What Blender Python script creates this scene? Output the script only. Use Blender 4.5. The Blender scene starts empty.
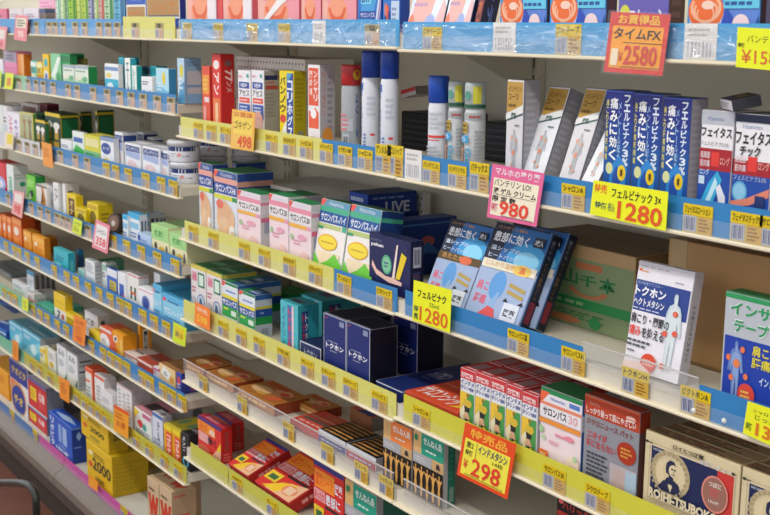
import bpy, math, random
from mathutils import Vector, Matrix
random.seed(7)
SC = bpy.context.scene
COL = SC.collection
EYE = 1.555            # camera height above the floor; shelf heights below are relative to it
# ------------------------------------------------------------------ camera
D = 1.17
FPX = 1200.76; YAW, PITCH, ROLL = 0.97425, 0.19143, 0.0087146
s_, c_ = math.sin, math.cos
FW = Vector((-s_(YAW)*c_(PITCH), c_(YAW)*c_(PITCH), -s_(PITCH)))
r0 = Vector((c_(YAW), s_(YAW), 0)); u0 = r0.cross(FW)
RT = r0*c_(ROLL) + u0*s_(ROLL); UP = -r0*s_(ROLL) + u0*c_(ROLL)
CAM = Vector((0, -D, 0))
cam = bpy.data.cameras.new('camera'); camo = bpy.data.objects.new('camera', cam); COL.objects.link(camo)
cam.sensor_width = 36; cam.lens = FPX/770*36; cam.clip_start = 0.05
camo.matrix_world = Matrix(((RT.x, UP.x, -FW.x, 0), (RT.y, UP.y, -FW.y, -D), (RT.z, UP.z, -FW.z, EYE), (0, 0, 0, 1)))
SC.camera = camo
cam.dof.use_dof = True; cam.dof.focus_distance = 1.95; cam.dof.aperture_fstop = 12

def proj(X, Y, Z):
    p = Vector((X, Y, Z)) - CAM
    w = p.dot(FW)
    return 385 + FPX*p.dot(RT)/w, 257.5 - FPX*p.dot(UP)/w
def onplane(px, py, Y):
    d = (px-385)*RT - (py-257.5)*UP + FPX*FW
    t = (Y + D)/d.y
    return d.x*t, d.z*t
def x_at(px, Y, Z):
    a, b = -6.0, 0.6
    for _ in range(40):
        m = (a+b)/2
        if proj(m, Y, Z)[0] < px: a = m
        else: b = m
    return (a+b)/2
def z_at(py, X, Y):
    a, b = -2.0, 0.8
    for _ in range(40):
        m = (a+b)/2
        if proj(X, Y, m)[1] > py: a = m
        else: b = m
    return (a+b)/2
def y_at(px, X, Z):
    a, b = -0.3, 0.6
    for _ in range(40):
        m = (a+b)/2
        if proj(X, m, Z)[0] < px: a = m
        else: b = m
    return (a+b)/2

# ------------------------------------------------------------------ materials
def lin(h):
    h = h.lstrip('#')
    if len(h) == 3: h = ''.join(k*2 for k in h)
    v = [int(h[i:i+2], 16)/255 for i in (0, 2, 4)]
    return tuple(x/12.92 if x <= .04045 else ((x+.055)/1.055)**2.4 for x in v)
MATS = {}
def mat(h, rough=.45, noise=.06, metal=0.0, scale=35, spec=.4):
    k = (h, rough, noise, metal, scale)
    if k in MATS: return MATS[k]
    m = bpy.data.materials.new('paint_' + h.strip('#')); m.use_nodes = True
    nt = m.node_tree; b = nt.nodes['Principled BSDF']
    c = lin(h)
    n = nt.nodes.new('ShaderNodeTexNoise'); n.inputs['Scale'].default_value = scale; n.inputs['Detail'].default_value = 2
    tc = nt.nodes.new('ShaderNodeTexCoord'); nt.links.new(tc.outputs['Object'], n.inputs['Vector'])
    mx = nt.nodes.new('ShaderNodeMix'); mx.data_type = 'RGBA'
    mx.inputs['A'].default_value = tuple(x*(1-noise) for x in c) + (1,)
    mx.inputs['B'].default_value = tuple(min(1, x*(1+noise)) for x in c) + (1,)
    nt.links.new(n.outputs['Fac'], mx.inputs['Factor']); nt.links.new(mx.outputs['Result'], b.inputs['Base Color'])
    b.inputs['Roughness'].default_value = rough; b.inputs['Metallic'].default_value = metal
    b.inputs['Specular IOR Level'].default_value = spec
    MATS[k] = m
    return m
def clear_mat(name, haze=.14, bump=0.0, gloss=.5, rough=.06):
    m = bpy.data.materials.new(name); m.use_nodes = True
    nt = m.node_tree; nt.nodes.clear(); N = nt.nodes.new; Lk = nt.links.new
    out = N('ShaderNodeOutputMaterial'); tr = N('ShaderNodeBsdfTransparent'); df = N('ShaderNodeBsdfDiffuse'); gl = N('ShaderNodeBsdfGlossy')
    df.inputs['Color'].default_value = (.8, .85, .9, 1); gl.inputs['Roughness'].default_value = rough
    gl.inputs['Color'].default_value = (1, 1, 1, 1)
    m1 = N('ShaderNodeMixShader'); m1.inputs[0].default_value = haze
    Lk(tr.outputs[0], m1.inputs[1]); Lk(df.outputs[0], m1.inputs[2])
    fr = N('ShaderNodeLayerWeight'); fr.inputs['Blend'].default_value = .25
    mu = N('ShaderNodeMath'); mu.operation = 'MULTIPLY_ADD'; mu.inputs[1].default_value = gloss*.5; mu.inputs[2].default_value = gloss*.06; mu.use_clamp = True
    Lk(fr.outputs['Facing'], mu.inputs[0])
    m2 = N('ShaderNodeMixShader'); Lk(mu.outputs[0], m2.inputs[0]); Lk(m1.outputs[0], m2.inputs[1]); Lk(gl.outputs[0], m2.inputs[2])
    if bump:
        nz = N('ShaderNodeTexNoise'); nz.inputs['Scale'].default_value = 15; nz.inputs['Detail'].default_value = 3; nz.inputs['Distortion'].default_value = 1.5
        tc = N('ShaderNodeTexCoord'); mp = N('ShaderNodeMapping'); mp.inputs['Scale'].default_value = (.6, 1, 1.6)
        Lk(tc.outputs['Object'], mp.inputs[0]); Lk(mp.outputs[0], nz.inputs['Vector'])
        bp = N('ShaderNodeBump'); bp.inputs['Strength'].default_value = 1; bp.inputs['Distance'].default_value = bump
        Lk(nz.outputs['Fac'], bp.inputs['Height']); Lk(bp.outputs[0], gl.inputs['Normal'])
    Lk(m2.outputs[0], out.inputs[0])
    return m
CLEAR = clear_mat('clear_plastic', haze=.05, gloss=.2)
CLEAR_WAVY = clear_mat('wavy_clear_plastic', haze=.03, bump=.03, gloss=.8, rough=.04)
FENCE = clear_mat('clear_fence_plastic', haze=.08, gloss=.45)
SLEEVE = clear_mat('card_sleeve_plastic', haze=.02, bump=.004, gloss=.5)

# ------------------------------------------------------------------ text outlines
TXT = {}
def glyphs(s, bold):
    if any('\u4e00' <= ch <= '\u9fff' for ch in s): bold = min(bold, .022)
    bold = .085 if s == 'W' else min(bold, .045 if s.isascii() and len(s) > 8 else .03)
    k = (s, bold)
    if k in TXT: return TXT[k]
    c = bpy.data.curves.new('t', 'FONT'); c.body = s; c.resolution_u = 2; c.offset = bold; c.fill_mode = 'FRONT'
    o = bpy.data.objects.new('t', c); COL.objects.link(o)
    dg = bpy.context.evaluated_depsgraph_get()
    me = bpy.data.meshes.new_from_object(o.evaluated_get(dg))
    vs = [(v.co.x, v.co.y) for v in me.vertices]; fs = [tuple(p.vertices) for p in me.polygons]
    bpy.data.objects.remove(o); bpy.data.meshes.remove(me); bpy.data.curves.remove(c)
    if vs:
        x0 = min(v[0] for v in vs); x1 = max(v[0] for v in vs); y0 = min(v[1] for v in vs); y1 = max(v[1] for v in vs)
        w = max(x1-x0, 1e-4); h = max(y1-y0, 1e-4)
        vs = [((a-x0)/w, (b-y0)/h) for a, b in vs]
    TXT[k] = (vs, fs)
    return TXT[k]

BODY = [(.5,1),(.56,.98),(.58,.93),(.55,.87),(.7,.83),(.78,.74),(.82,.6),(.86,.47),(.8,.46),(.72,.6),(.69,.68),(.66,.55),(.68,.42),(.66,.22),(.64,.02),(.55,0),(.54,.2),(.5,.4),
        (.46,.2),(.45,0),(.36,.02),(.34,.22),(.32,.42),(.34,.55),(.31,.68),(.28,.6),(.2,.46),(.14,.47),(.18,.6),(.22,.74),(.3,.83),(.45,.87),(.42,.93),(.44,.98)]
TORSO = [(.5,1),(.58,.96),(.58,.9),(.54,.86),(.72,.82),(.92,.88),(.95,.82),(.74,.72),(.66,.6),(.62,.5),(.7,.4),(.72,.28),(.66,.1),(.62,0),(.5,0),(.42,.02),(.34,.2),(.3,.38),(.38,.5),
         (.34,.62),(.28,.72),(.08,.82),(.1,.88),(.3,.82),(.46,.86),(.42,.9),(.42,.96)]
HEAD = [(.2,0),(.25,.2),(.4,.3),(.38,.38),(.25,.42),(.22,.6),(.25,.82),(.42,.98),(.62,.96),(.74,.8),(.74,.62),(.8,.52),(.73,.48),(.72,.36),(.6,.32),(.62,.22),(.85,.12),(.95,0)]

class MB:
    def __init__(s): s.v = []; s.f = []; s.m = []; s.mats = []; s.sm = []
    def mi(s, m):
        if m not in s.mats: s.mats.append(m)
        return s.mats.index(m)
    def poly(s, pts, m, smooth=False):
        n = len(s.v); s.v += [tuple(p) for p in pts]; s.f.append(tuple(range(n, n+len(pts)))); s.m.append(s.mi(m)); s.sm.append(smooth)
    def faces(s, vs, fs, m, smooth=False):
        n = len(s.v); s.v += [tuple(p) for p in vs]
        k = s.mi(m)
        for f in fs: s.f.append(tuple(i+n for i in f)); s.m.append(k); s.sm.append(smooth)
    def box(s, x0, x1, y0, y1, z0, z1, m, b=0.0):
        if b <= 0:
            vs = [(x, y, z) for x in (x0, x1) for y in (y0, y1) for z in (z0, z1)]
            s.faces(vs, [(0,1,3,2),(4,6,7,5),(0,4,5,1),(2,3,7,6),(0,2,6,4),(1,5,7,3)], m); return
        X = (x0, x1); Y = (y0, y1); Z = (z0, z1); vs = []; ix = {}
        for i in (0, 1):
            for j in (0, 1):
                for k in (0, 1):
                    dx, dy, dz = (b, -b)[i], (b, -b)[j], (b, -b)[k]
                    ix[i,j,k,0] = len(vs); vs.append((X[i], Y[j]+dy, Z[k]+dz))
                    ix[i,j,k,1] = len(vs); vs.append((X[i]+dx, Y[j], Z[k]+dz))
                    ix[i,j,k,2] = len(vs); vs.append((X[i]+dx, Y[j]+dy, Z[k]))
        fs = []
        for i in (0, 1):
            q = [ix[i,0,0,0], ix[i,1,0,0], ix[i,1,1,0], ix[i,0,1,0]]; fs.append(tuple(q if i else q[::-1]))
            q = [ix[0,i,0,1], ix[1,i,0,1], ix[1,i,1,1], ix[0,i,1,1]]; fs.append(tuple(q[::-1] if i else q))
            q = [ix[0,0,i,2], ix[1,0,i,2], ix[1,1,i,2], ix[0,1,i,2]]; fs.append(tuple(q if i else q[::-1]))
        for a in (0, 1):
            for c in (0, 1):
                fs.append((ix[a,c,0,0], ix[a,c,0,1], ix[a,c,1,1], ix[a,c,1,0]))
                fs.append((ix[a,0,c,0], ix[a,0,c,2], ix[a,1,c,2], ix[a,1,c,0]))
                fs.append((ix[0,a,c,1], ix[0,a,c,2], ix[1,a,c,2], ix[1,a,c,1]))
                for k in (0, 1): fs.append((ix[a,c,k,0], ix[a,c,k,1], ix[a,c,k,2]))
        s.faces(vs, fs, m)
    def lathe(s, prof, m, n=28, cx=0, cy=0, cz=0):
        vs = []; fs = []
        for r, z in prof:
            for i in range(n):
                a = 2*math.pi*i/n; vs.append((cx+r*math.cos(a), cy+r*math.sin(a), cz+z))
        for j in range(len(prof)-1):
            for i in range(n): fs.append((j*n+i, j*n+(i+1) % n, (j+1)*n+(i+1) % n, (j+1)*n+i))
        s.faces(vs, fs, m, True)
        s.faces(vs[-n:], [tuple(range(n))], m); s.faces(vs[:n], [tuple(range(n))[::-1]], m)
    def tube(s, pts, r, m, n=12):
        P = [Vector(p) for p in pts]; vs = []; fs = []; up = Vector((0, 1, 0))
        for i, p in enumerate(P):
            t = (P[min(i+1, len(P)-1)] - P[max(i-1, 0)]).normalized()
            a = t.cross(up)
            if a.length < 1e-3: a = t.cross(Vector((1, 0, 0)))
            a.normalize(); b = t.cross(a)
            for k in range(n):
                w = 2*math.pi*k/n; vs.append(p + a*(r*math.cos(w)) + b*(r*math.sin(w)))
        for j in range(len(P)-1):
            for i in range(n): fs.append((j*n+i, j*n+(i+1) % n, (j+1)*n+(i+1) % n, (j+1)*n+i))
        s.faces(vs, fs, m, True); s.faces(vs[-n:], [tuple(range(n))], m); s.faces(vs[:n], [tuple(range(n))], m)
    # print artwork on a face; M(u, v, layer) -> point
    def art(s, els, M, lay=1):
        for e in els:
            t = e[0]; lay += 1
            if t == 'r':
                _, a, b, c, d, col = e; m = mat(col)
                s.poly([M(a, b, lay), M(c, b, lay), M(c, d, lay), M(a, d, lay)], m)
            elif t == 'e':
                _, a, b, ra, rb, col = e; m = mat(col)
                s.poly([M(a+ra*math.cos(k*math.pi/10), b+rb*math.sin(k*math.pi/10), lay) for k in range(20)], m)
            elif t == 'a':   # arc band from angle p to q (deg), inner ratio
                _, a, b, ra, rb, p, q, inn, col = e; m = mat(col); n = 10
                o = [(a+ra*math.cos(math.radians(p+(q-p)*k/n)), b+rb*math.sin(math.radians(p+(q-p)*k/n))) for k in range(n+1)]
                i_ = [(a+inn*(x-a), b+inn*(y-b)) for x, y in o]
                for k in range(n): s.poly([M(*o[k], lay), M(*o[k+1], lay), M(*i_[k+1], lay), M(*i_[k], lay)], m)
            elif t == 'p':
                _, pts, col = e; s.poly([M(x, y, lay) for x, y in pts], mat(col))
            elif t in 'BFH':
                _, a, b, c, d, col = e; q = {'B': BODY, 'F': TORSO, 'H': HEAD}[t]
                s.poly([M(a+(c-a)*x, b+(d-b)*y, lay) for x, y in q], mat(col))
            elif t == 'g':   # small print: thin ruled lines
                _, a, b, c, d, n, col = e; m = mat(col)
                rr = random.Random(int((a+b*3+c*7+d*11)*1000)+n)
                st = (d-b)/n
                for k in range(n):
                    y = b+st*(k+.2); x = a; 
                    xe = a+(c-a)*(.6+.4*rr.random())
                    while x < xe:
                        w = (c-a)*(.08+.12*rr.random()); s.poly([M(x, y, lay), M(min(x+w, xe), y, lay), M(min(x+w, xe), y+st*.5, lay), M(x, y+st*.5, lay)], m); x += w*1.25
            elif t == 'k':   # bar code
                _, a, b, c, d, col = e; m = mat(col); n = 7
                for k in range(n):
                    x = a+(c-a)*(k+.15)/n; w = (c-a)/n*(.35+.3*((k*5) % 3)/2)
                    s.poly([M(x, b, lay), M(x+w, b, lay), M(x+w, d, lay), M(x, d, lay)], m)
            elif t == 't':
                _, txt, a, b, c, d, col = e[:7]; bold = e[7] if len(e) > 7 else .02
                vs, fs = glyphs(txt, bold)
                s.faces([M(a+(c-a)*x, b+(d-b)*y, lay) for x, y in vs], fs, mat(col))
            elif t == 'R':   # text turned a quarter turn clockwise, reading downwards
                _, txt, a, b, c, d, col = e[:7]; bold = e[7] if len(e) > 7 else .02
                vs, fs = glyphs(txt, bold)
                s.faces([M(a+(c-a)*y, d-(d-b)*x, lay) for x, y in vs], fs, mat(col))
            elif t == 'v':   # upright characters stacked downwards
                _, txt, a, b, c, d, col = e[:7]; bold = e[7] if len(e) > 7 else .02
                n = len(txt); st = (d-b)/n
                for k, ch in enumerate(txt):
                    if ch == ' ': continue
                    vs, fs = glyphs(ch, bold); y0 = d-st*(k+1)+st*.06; h = st*.88
                    if ch == 'ー': s.poly([M(a+(c-a)*.42, y0, lay), M(a+(c-a)*.58, y0, lay), M(a+(c-a)*.58, y0+h, lay), M(a+(c-a)*.42, y0+h, lay)], mat(col)); continue
                    s.faces([M(a+(c-a)*x, y0+h*y, lay) for x, y in vs], fs, mat(col))
    def build(s, name, parent=None):
        me = bpy.data.meshes.new(name); me.from_pydata(s.v, [], s.f); 
        for m in s.mats: me.materials.append(m)
        me.polygons.foreach_set('material_index', s.m); me.polygons.foreach_set('use_smooth', s.sm); me.update()
        o = bpy.data.objects.new(name, me); COL.objects.link(o)
        if parent: o.parent = parent
        return o
def tag(o, label=None, cat=None, group=None, kind=None):
    if label: o['label'] = label
    if cat: o['category'] = cat
    if group: o['group'] = group
    if kind: o['kind'] = kind
    return o
def empty(name, loc=(0, 0, 0), rot=(0, 0, 0)):
    o = bpy.data.objects.new(name, None); COL.objects.link(o); o.location = loc; o.rotation_euler = rot; o.empty_display_size = .02
    return o
EPS = .00012
def paint_box(w, d, h, P, name='medicine_box'):
    mb = MB(); mb.box(0, w, 0, d, 0, h, mat(P['c']), min(.0012, w*.06))
    k = lambda q: min(.995, max(.005, q))
    mb.art(P.get('f', ()), lambda u, v, l: (k(u)*w, -EPS*l, k(v)*h))
    mb.art(P.get('s', ()), lambda u, v, l: (w+EPS*l, k(u)*d, k(v)*h))
    mb.art(P.get('t', ()), lambda u, v, l: (k(u)*w, k(v)*d, h+EPS*l))
    return mb
LIGHT_E, WORLD_E, EXPO = 19, 1.13, 0.0
# ------------------------------------------------------------------ shelving
BD = .30               # shelf depth
SEAM = [-4.95, -3.473, -2.573, -1.677, -.777]
BAYX = {'K': (SEAM[0], SEAM[1]), 'L': (SEAM[1], SEAM[2]), 'M': (SEAM[2], SEAM[3]), 'R': (SEAM[3], SEAM[4])}
ZB = {'L1': -.0415, 'L2': -.212, 'L3': -.406, 'L4': -.595, 'L5': -.761, 'L6': -.928, 'L7': -1.115, 'L8': -1.357,
      'M1': -.0413, 'M2': -.2596, 'M3': -.4998, 'M4': -.6944, 'M5': -.848, 'M6': -1.0418, 'M8': -1.357,
      'R1': -.0449, 'R2': -.2607, 'R3': -.4975, 'R4': -.687, 'R5': -.848, 'R6': -1.042, 'R8': -1.357}
TH = .028
def top_of(key): return ZB[key] + TH
cream = lambda: mat('#cfc8b6', .5, .03)
SHELF_C = mat('#d0cab8', .5, .04, scale=8); LIP = mat('#e6dcc0', .4, .02); BACK = mat('#e2dcca', .6, .05, scale=5); SLOT = mat('#3a352e', .7)
CHAN = mat('#cfc9bb', .4, .03)
UNITNAME = {'K': 'leftmost shelving bay, furthest away, cut by the photo edge', 'L': 'cream metal shelving bay left of the middle, with blue price strips',
            'M': 'cream metal shelving bay with yellow price strips under the spray cans', 'R': 'nearest cream metal shelving bay at the right with pink and yellow price cards'}
UNIT = {}; SHELF = {}
def z2(z): return z + EYE
for b, (xa, xb) in BAYX.items():
    u = empty('shelving_unit', ((xa+xb)/2, .15, 0)); ox, oy = (xa+xb)/2, .15
    tag(u, UNITNAME[b], 'shelving')
    UNIT[b] = (u, ox, oy)
    g = .0015
    m = MB(); m.box(xa-ox+g, xb-ox-g, BD-oy+.004, BD-oy+.016, .02, EYE+.42, BACK)
    for zz in (-.05, -.42, -.80): m.box(xa-ox+g, xb-ox-g, BD-oy+.003, BD-oy+.004, z2(zz)-.001, z2(zz)+.001, SLOT)
    m.build('back_panel', u)
    for side in (0, 1):
        e0, e1 = (xa-ox+.0004, xa-ox+.0195) if side == 0 else (xb-ox-.0195, xb-ox-.0004); xc = (e0+e1)/2
        m = MB(); m.box(e0, e1, BD-oy-.016, BD-oy+.0035, .03, EYE+.42, SHELF_C, .001)
        z = .1
        while z < EYE+.4:
            for dx in (0,): m.poly([(xc+dx-.0018, BD-oy-.0163, z), (xc+dx+.0018, BD-oy-.0163, z), (xc+dx+.0018, BD-oy-.0163, z+.018), (xc+dx-.0018, BD-oy-.0163, z+.018)], SLOT)
            z += .03
        m.build('upright', u)
    for n in range(1, 8):
        key = ('L' if b == 'K' else b) + str(n)
        if key not in ZB: continue
        z = z2(ZB[key]); m = MB()
        m.box(xa-ox+g, xb-ox-g, .001-oy, BD-oy-.018, z+.006, z+TH, SHELF_C, .0015)
        m.box(xa-ox+g, xb-ox-g, -.012-oy, .006-oy, z, z+.0055, LIP, .0015)        # folded front lip
        m.box(xa-ox+g, xb-ox-g, -.0025-oy, .0008-oy, z+.005, z+TH, CHAN)            # price channel
        for sx in (xa+.003, xb-.006):                                             # wedge brackets under the board
            vs = [(sx-ox, .10-oy, z+.006), (sx-ox, BD-oy-.017, z+.006), (sx-ox, BD-oy-.017, z-.07), (sx-ox, BD-oy-.03, z-.07), (sx-ox, .14-oy, z-.012)]
            v2 = [(x+.003, y, q) for x, y, q in vs]
            m.faces(vs+v2, [(0,1,2,3,4), (9,8,7,6,5)] + [(i, (i+1) % 5, (i+1) % 5+5, i+5) for i in range(5)], SHELF_C)
        SHELF[b+str(n)] = m.build('shelf', u)
    # bottom deck with bumper and kick plate
    z = z2(-1.357); m = MB()
    m.box(xa-ox+g, xb-ox-g, -.002-oy, BD-oy, z+.004, z+TH, mat('#d6d3c8', .5, .03, scale=8))
    SHELF[b+'8'] = m.build('base_deck', u)
    m = MB()
    pr = [(-.002, z+.004), (-.034, z-.012), (-.040, z-.022), (-.040, z-.048), (-.034, z-.058), (.0, z-.060), (.0, z+.004)]
    vs = [(x, y-oy, q) for x in (xa-ox+g, xb-ox-g) for y, q in pr]; n = len(pr)
    m.faces(vs, [tuple(range(n)), tuple(range(n, 2*n))[::-1]] + [(i, (i+1) % n, (i+1) % n+n, i+n) for i in range(n)], mat('#766c61', .4, .05))
    m.build('bumper', u)
    m = MB(); m.box(xa-ox+g, xb-ox-g, -.01-oy, .004-oy, z-.12, z-.060, mat('#51463f', .5)); m.box(xa-ox+g, xb-ox-g, .0-oy, .012-oy, .001, z-.118, mat('#35291f', .7))
    m.build('kick_plate', u)

BLUE, YEL, GRN, PNK = '#2f7fbc', '#d8d470', '#6fb898', '#c4529c'
def bay_of(key, x):
    if key[0] != 'L': return key[0]
    return 'K' if x < SEAM[1] else 'L'
def strip(key, pa, pb, col, h=.049, label=None, wavy=False, tilt=0):
    z = ZB[key]
    xa, xb = x_at(pa, -.004, z+.03), x_at(pb, -.004, z+.03)
    cuts = [xa] + [s for s in SEAM if xa < s-.004 and s+.004 < xb] + [xb]
    for a, b in zip(cuts, cuts[1:]):
        bay = bay_of(key, (a+b)/2); u, ox, oy = UNIT[bay]; sh = SHELF[bay+key[1]]
        a2 = max(a, BAYX[bay][0]+.003); b2 = min(b, BAYX[bay][1]-.003)
        m = MB(); m.box(a2-ox, b2-ox, -.0048-oy, -.0038-oy, z2(z)+.0058, z2(z)+h, mat(col, .35, .05))
        o = m.build('price_strip', sh)
        if label: o['label'] = label
        clear(sh, ox, oy, a2, b2, z, wavy, h)
def clear(sh, ox, oy, a, b, z, wavy=False, h=.05):
    m = MB(); t = .027 if not wavy else .046
    if wavy:
        n = max(4, int((b-a)/.012)); rr = random.Random(int(a*1000)); vs = []; fs = []
        rows = 6
        for j in range(rows+1):
            for i in range(n+1):
                vs.append((a-ox+(b-a)*i/n, -.0125-oy+rr.uniform(-.0006, .0006)+.0016*j/rows, z2(z)+.0062+(t-.0062)*j/rows))
        for j in range(rows):
            for i in range(n): fs.append((j*(n+1)+i, j*(n+1)+i+1, (j+1)*(n+1)+i+1, (j+1)*(n+1)+i))
        m.faces(vs, fs, CLEAR_WAVY, True)
    m.box(a-ox, b-ox, -.0108-oy, -.0104-oy, z2(z)+.0058, z2(z)+.027, CLEAR)
    m.build('clear_channel_cover', sh)
def fence(key, pa, pb, h=.058):
    z = ZB[key]; xa, xb = x_at(pa, -.006, z+h), x_at(pb, -.006, z+h)
    bay = bay_of(key, (xa+xb)/2); u, ox, oy = UNIT[bay]
    xa = max(xa, BAYX[bay][0]+.003); xb = min(xb, BAYX[bay][1]-.003)
    m = MB(); m.box(xa-ox, xb-ox, -.007-oy, -.0055-oy, z2(z)+.027, z2(z)+h, FENCE); 
    m.box(xa-ox, xb-ox, -.0082-oy, -.0052-oy, z2(z)+h-.001, z2(z)+h+.0005, mat('#c9c6c2', .2))
    o = m.build('clear_fence', SHELF[bay+key[1]]); o['label'] = 'clear plastic front fence'

def ceil_of(key):
    b, n = key[0], int(key[1])
    for k in range(n-1, 0, -1):
        if b+str(k) in ZB: return ZB[b+str(k)] - .003
    return .45
# strips along the shelf edges
strip('L1', 0, 122, '#4f9ad4', .050); strip('L1', 123.5, 175.5, YEL, .056); strip('M1', 181, 400, '#4aa2da', .050, wavy=True)
strip('R1', 403.5, 880, '#4aa2da', .050, wavy=True)
strip('L2', -20, 27, '#8cc9a8'); strip('L2', 27.6, 176.5, BLUE)
strip('L3', -20, 40, '#cfd0d8'); strip('L3', 52, 177, BLUE)
strip('L4', -20, 181, BLUE); strip('L5', -20, 184, BLUE)
strip('L6', -20, 35, GRN); strip('L6', 36, 187.5, BLUE)
strip('L7', -20, 24, GRN); strip('L7', 24.5, 187.5, '#bcb848')
strip('L8', -20, 38.5, '#4a76ac', .04); strip('L8', 39.5, 200, PNK, .04)
strip('M2', 181, 322, YEL); strip('M2', 322.5, 399, BLUE); strip('R2', 404, 880, BLUE)
strip('M3', 185, 334, YEL); strip('M3', 334.5, 401, BLUE); strip('R3', 405.5, 583, BLUE); strip('R3', 699, 880, BLUE)
strip('M4', 184, 401, YEL, .052); strip('R4', 404, 760, '#d0cc40', .052)
strip('M6', 191, 228, '#c4c250'); strip('M6', 229, 420, '#c4c250')
fence('M5', 181, 403); fence('R5', 404, 620); fence('R3', 583.5, 699)

# ------------------------------------------------------------------ price tags in the channels
ORD = ['first', 'second', 'third', 'fourth', 'fifth', 'sixth', 'seventh', 'eighth', 'ninth', 'tenth', 'eleventh', 'twelfth', 'thirteenth', 'fourteenth', 'fifteenth', 'sixteenth', 'seventeenth', 'eighteenth', 'nineteenth']
TAGART = {
 'y': ('#c4b26c', [('r',0,.62,1,1,'#dfc208'),('t','シャロンA',.08,.68,.92,.94,'#4a3c10',.01),('r',.03,.04,.46,.58,'#b4b8c6'),('k',.06,.08,.44,.54,'#39436e'),('r',.52,.0,1,.62,'#c9a23c'),('g',.56,.06,.96,.56,4,'#8a5a20')]),
 'w': ('#e4e2e0', [('g',.12,.62,.88,.9,2,'#b4b2b0'),('k',.1,.08,.9,.5,'#b0b2b8')]),
 'p': ('#c9b9a8', [('r',0,.66,1,1,'#bdb07a'),('r',.06,.06,.45,.56,'#b7b0b8'),('k',.1,.1,.42,.5,'#666a80'),('r',.52,.05,.96,.6,'#c89a70'),('r',.3,.68,.7,.95,'#6a6040')]),
}
WORDS = ['トクホン100', 'サロンシップ', 'アンメルツ', 'のびのび', 'ハリックス', 'ゼノール', 'パテックス', 'シャロンA', 'ロキテープ', 'ビタシップ']
TAGWORDS = {('R2', 697.5): 'フェイタスローション', ('R2', 746): 'フェイタスチック5', ('R2', 457): 'バンテリンゲル', ('R2', 431): 'バンテリンL', ('R3', 695): 'ビクトホンA', ('R3', 635): 'トクホンH', ('R4', 554): 'サロンパス30', ('R4', 597): 'ジクロテープ', ('R3', 518): 'サロンパス温', ('R3', 573): 'サロンパスH'}
def tags(key, pxs, where, st='y', w=.046, h=.036, dz=.004):
    n = len(pxs)
    for i, p in enumerate(pxs):
        s, hh, ww = st, h, w
        if isinstance(p, tuple): p, s, hh = p[0], p[1], (p[2] if len(p) > 2 else h)
        if s == 'w2': s = 'w'; ww = .04
        z = ZB[key]+.0058; x = x_at(p, -.006, z+.02)
        base, art = TAGART[s]
        m = MB(); m.box(-ww/2, ww/2, -.0006, 0, 0, hh, mat(base))
        if s != 'w':
            wd = TAGWORDS.get((key, p)) or WORDS[(i*7+len(key)*3+int(p)) % len(WORDS)]
            art = [e for e in art if e[0] != 't']; art.append(('t', wd, .07, .68, .93, .95, '#2e260a', .012) if w < .1 else e)
        m.art(art, lambda u, v, l: ((u-.5)*ww, -.0006-EPS*l, v*hh))
        o = m.build('price_tag'); Y = -.0052 if s != 'w' else -.0053
        o.location = (x, Y, z2(z)); o.rotation_euler = (0, 0, 0)
        col = {'y': 'yellow price tag', 'w': 'white price tag', 'p': 'pale price tag'}[s]
        tag(o, f'{col}, {ORD[i]} from left on the {where}', 'price tag', f'price tags on the {where}')
tags('L1', [28, 36, 49, 55, 63, 75, 84.5, 99, 108, 117, 135, 159], "left bays' top shelf edge", 'p')
tags('M1', [(187,'y'),(218,'y'),(252,'y'),(284,'y'),(319,'w',.042),(372,'p')], "middle bay's top shelf edge")
tags('R1', [(432,'y'),(504,'w',.044),(568,'y',.042),(700,'w',.044)], "right bay's top shelf edge", w=.052)
tags('L2', [19, 28, 36, 43, 53, 68, 77, 93, 107, 119.5, 131, 143, 157, 171], "left bays' second shelf edge", 'p')
tags('L3', [19, 27, 35, 60, 75, 87, (106,'y'), (115.5,'y'), (128,'y'), (145.5,'y'), (161,'y'), (173,'y')], "left bays' third shelf edge", 'p', w=.05)
tags('L4', [8, 31, 40, 48, 57, 63, 68.5, 88, (113,'y'), (126.5,'y'), (141,'y'), (157,'y'), (175,'y')], "left bays' fourth shelf edge", 'p', w=.05)
tags('L5', [6, 14, 19, 27, 37, 54, 66.5, 76, 88, 99, 110, 120, 128, 142.5, 154, 166], "left bays' fifth shelf edge", 'y', w=.05)
tags('L6', [3, 7, 11, 15, 33, 39, 44, 50, 57, 66, 91, 103, 111, 118, 126, 134, 144, 152, 167, 176, 184], "left bays' sixth shelf edge"[:60], 'y', w=.05) if 0 else tags('L6', [4, 10, 15, 33, 40, 47, 57, 66, 91, 103, 111, 118.5, 126.5, 142, 150, 163, 172, 182], "left bays' sixth shelf edge", 'y', w=.05)
tags('L7', [32, 40, 50, 77, 85, 92, 99, 106, 136, 149, 164, 178], "left bays' seventh shelf edge", 'y', w=.05)
tags('L8', [12, 35, 124], "bottom deck's blue and pink edge", 'y', w=.05)
tags('M2', [198, 211, 225, 271, 289, 306, 326, 345, 365, (383,'y',.05), (395,'y',.052)], "middle bay's second shelf edge", w=.048)
tags('R2', [(413,'w',.05), 431, 457, (479,'y',.046), 573, 697.5, 746, 776], "right bay's second shelf edge", w=.048)
tags('M3', [193, 213, 244, 264, 289, 315, 344, 384], "middle bay's third shelf edge", w=.05)
tags('R3', [518, 573, 635, 695], "right bay's third shelf edge", w=.05)
tags('M4', [223, 241, 259, 283, 307, 328, 350, 379], "middle bay's fourth shelf edge", w=.05)
tags('R4', [421, 554, 597], "right bay's fourth shelf edge", w=.05)
tags('M5', [203, 242, 288.5, 327, 361, 386], "middle bay's grey fifth shelf edge", w=.046, dz=0)
tags('M6', [(237,'y'), 272, 300], "middle bay's yellow lowest shelf edge", w=.05)

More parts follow.
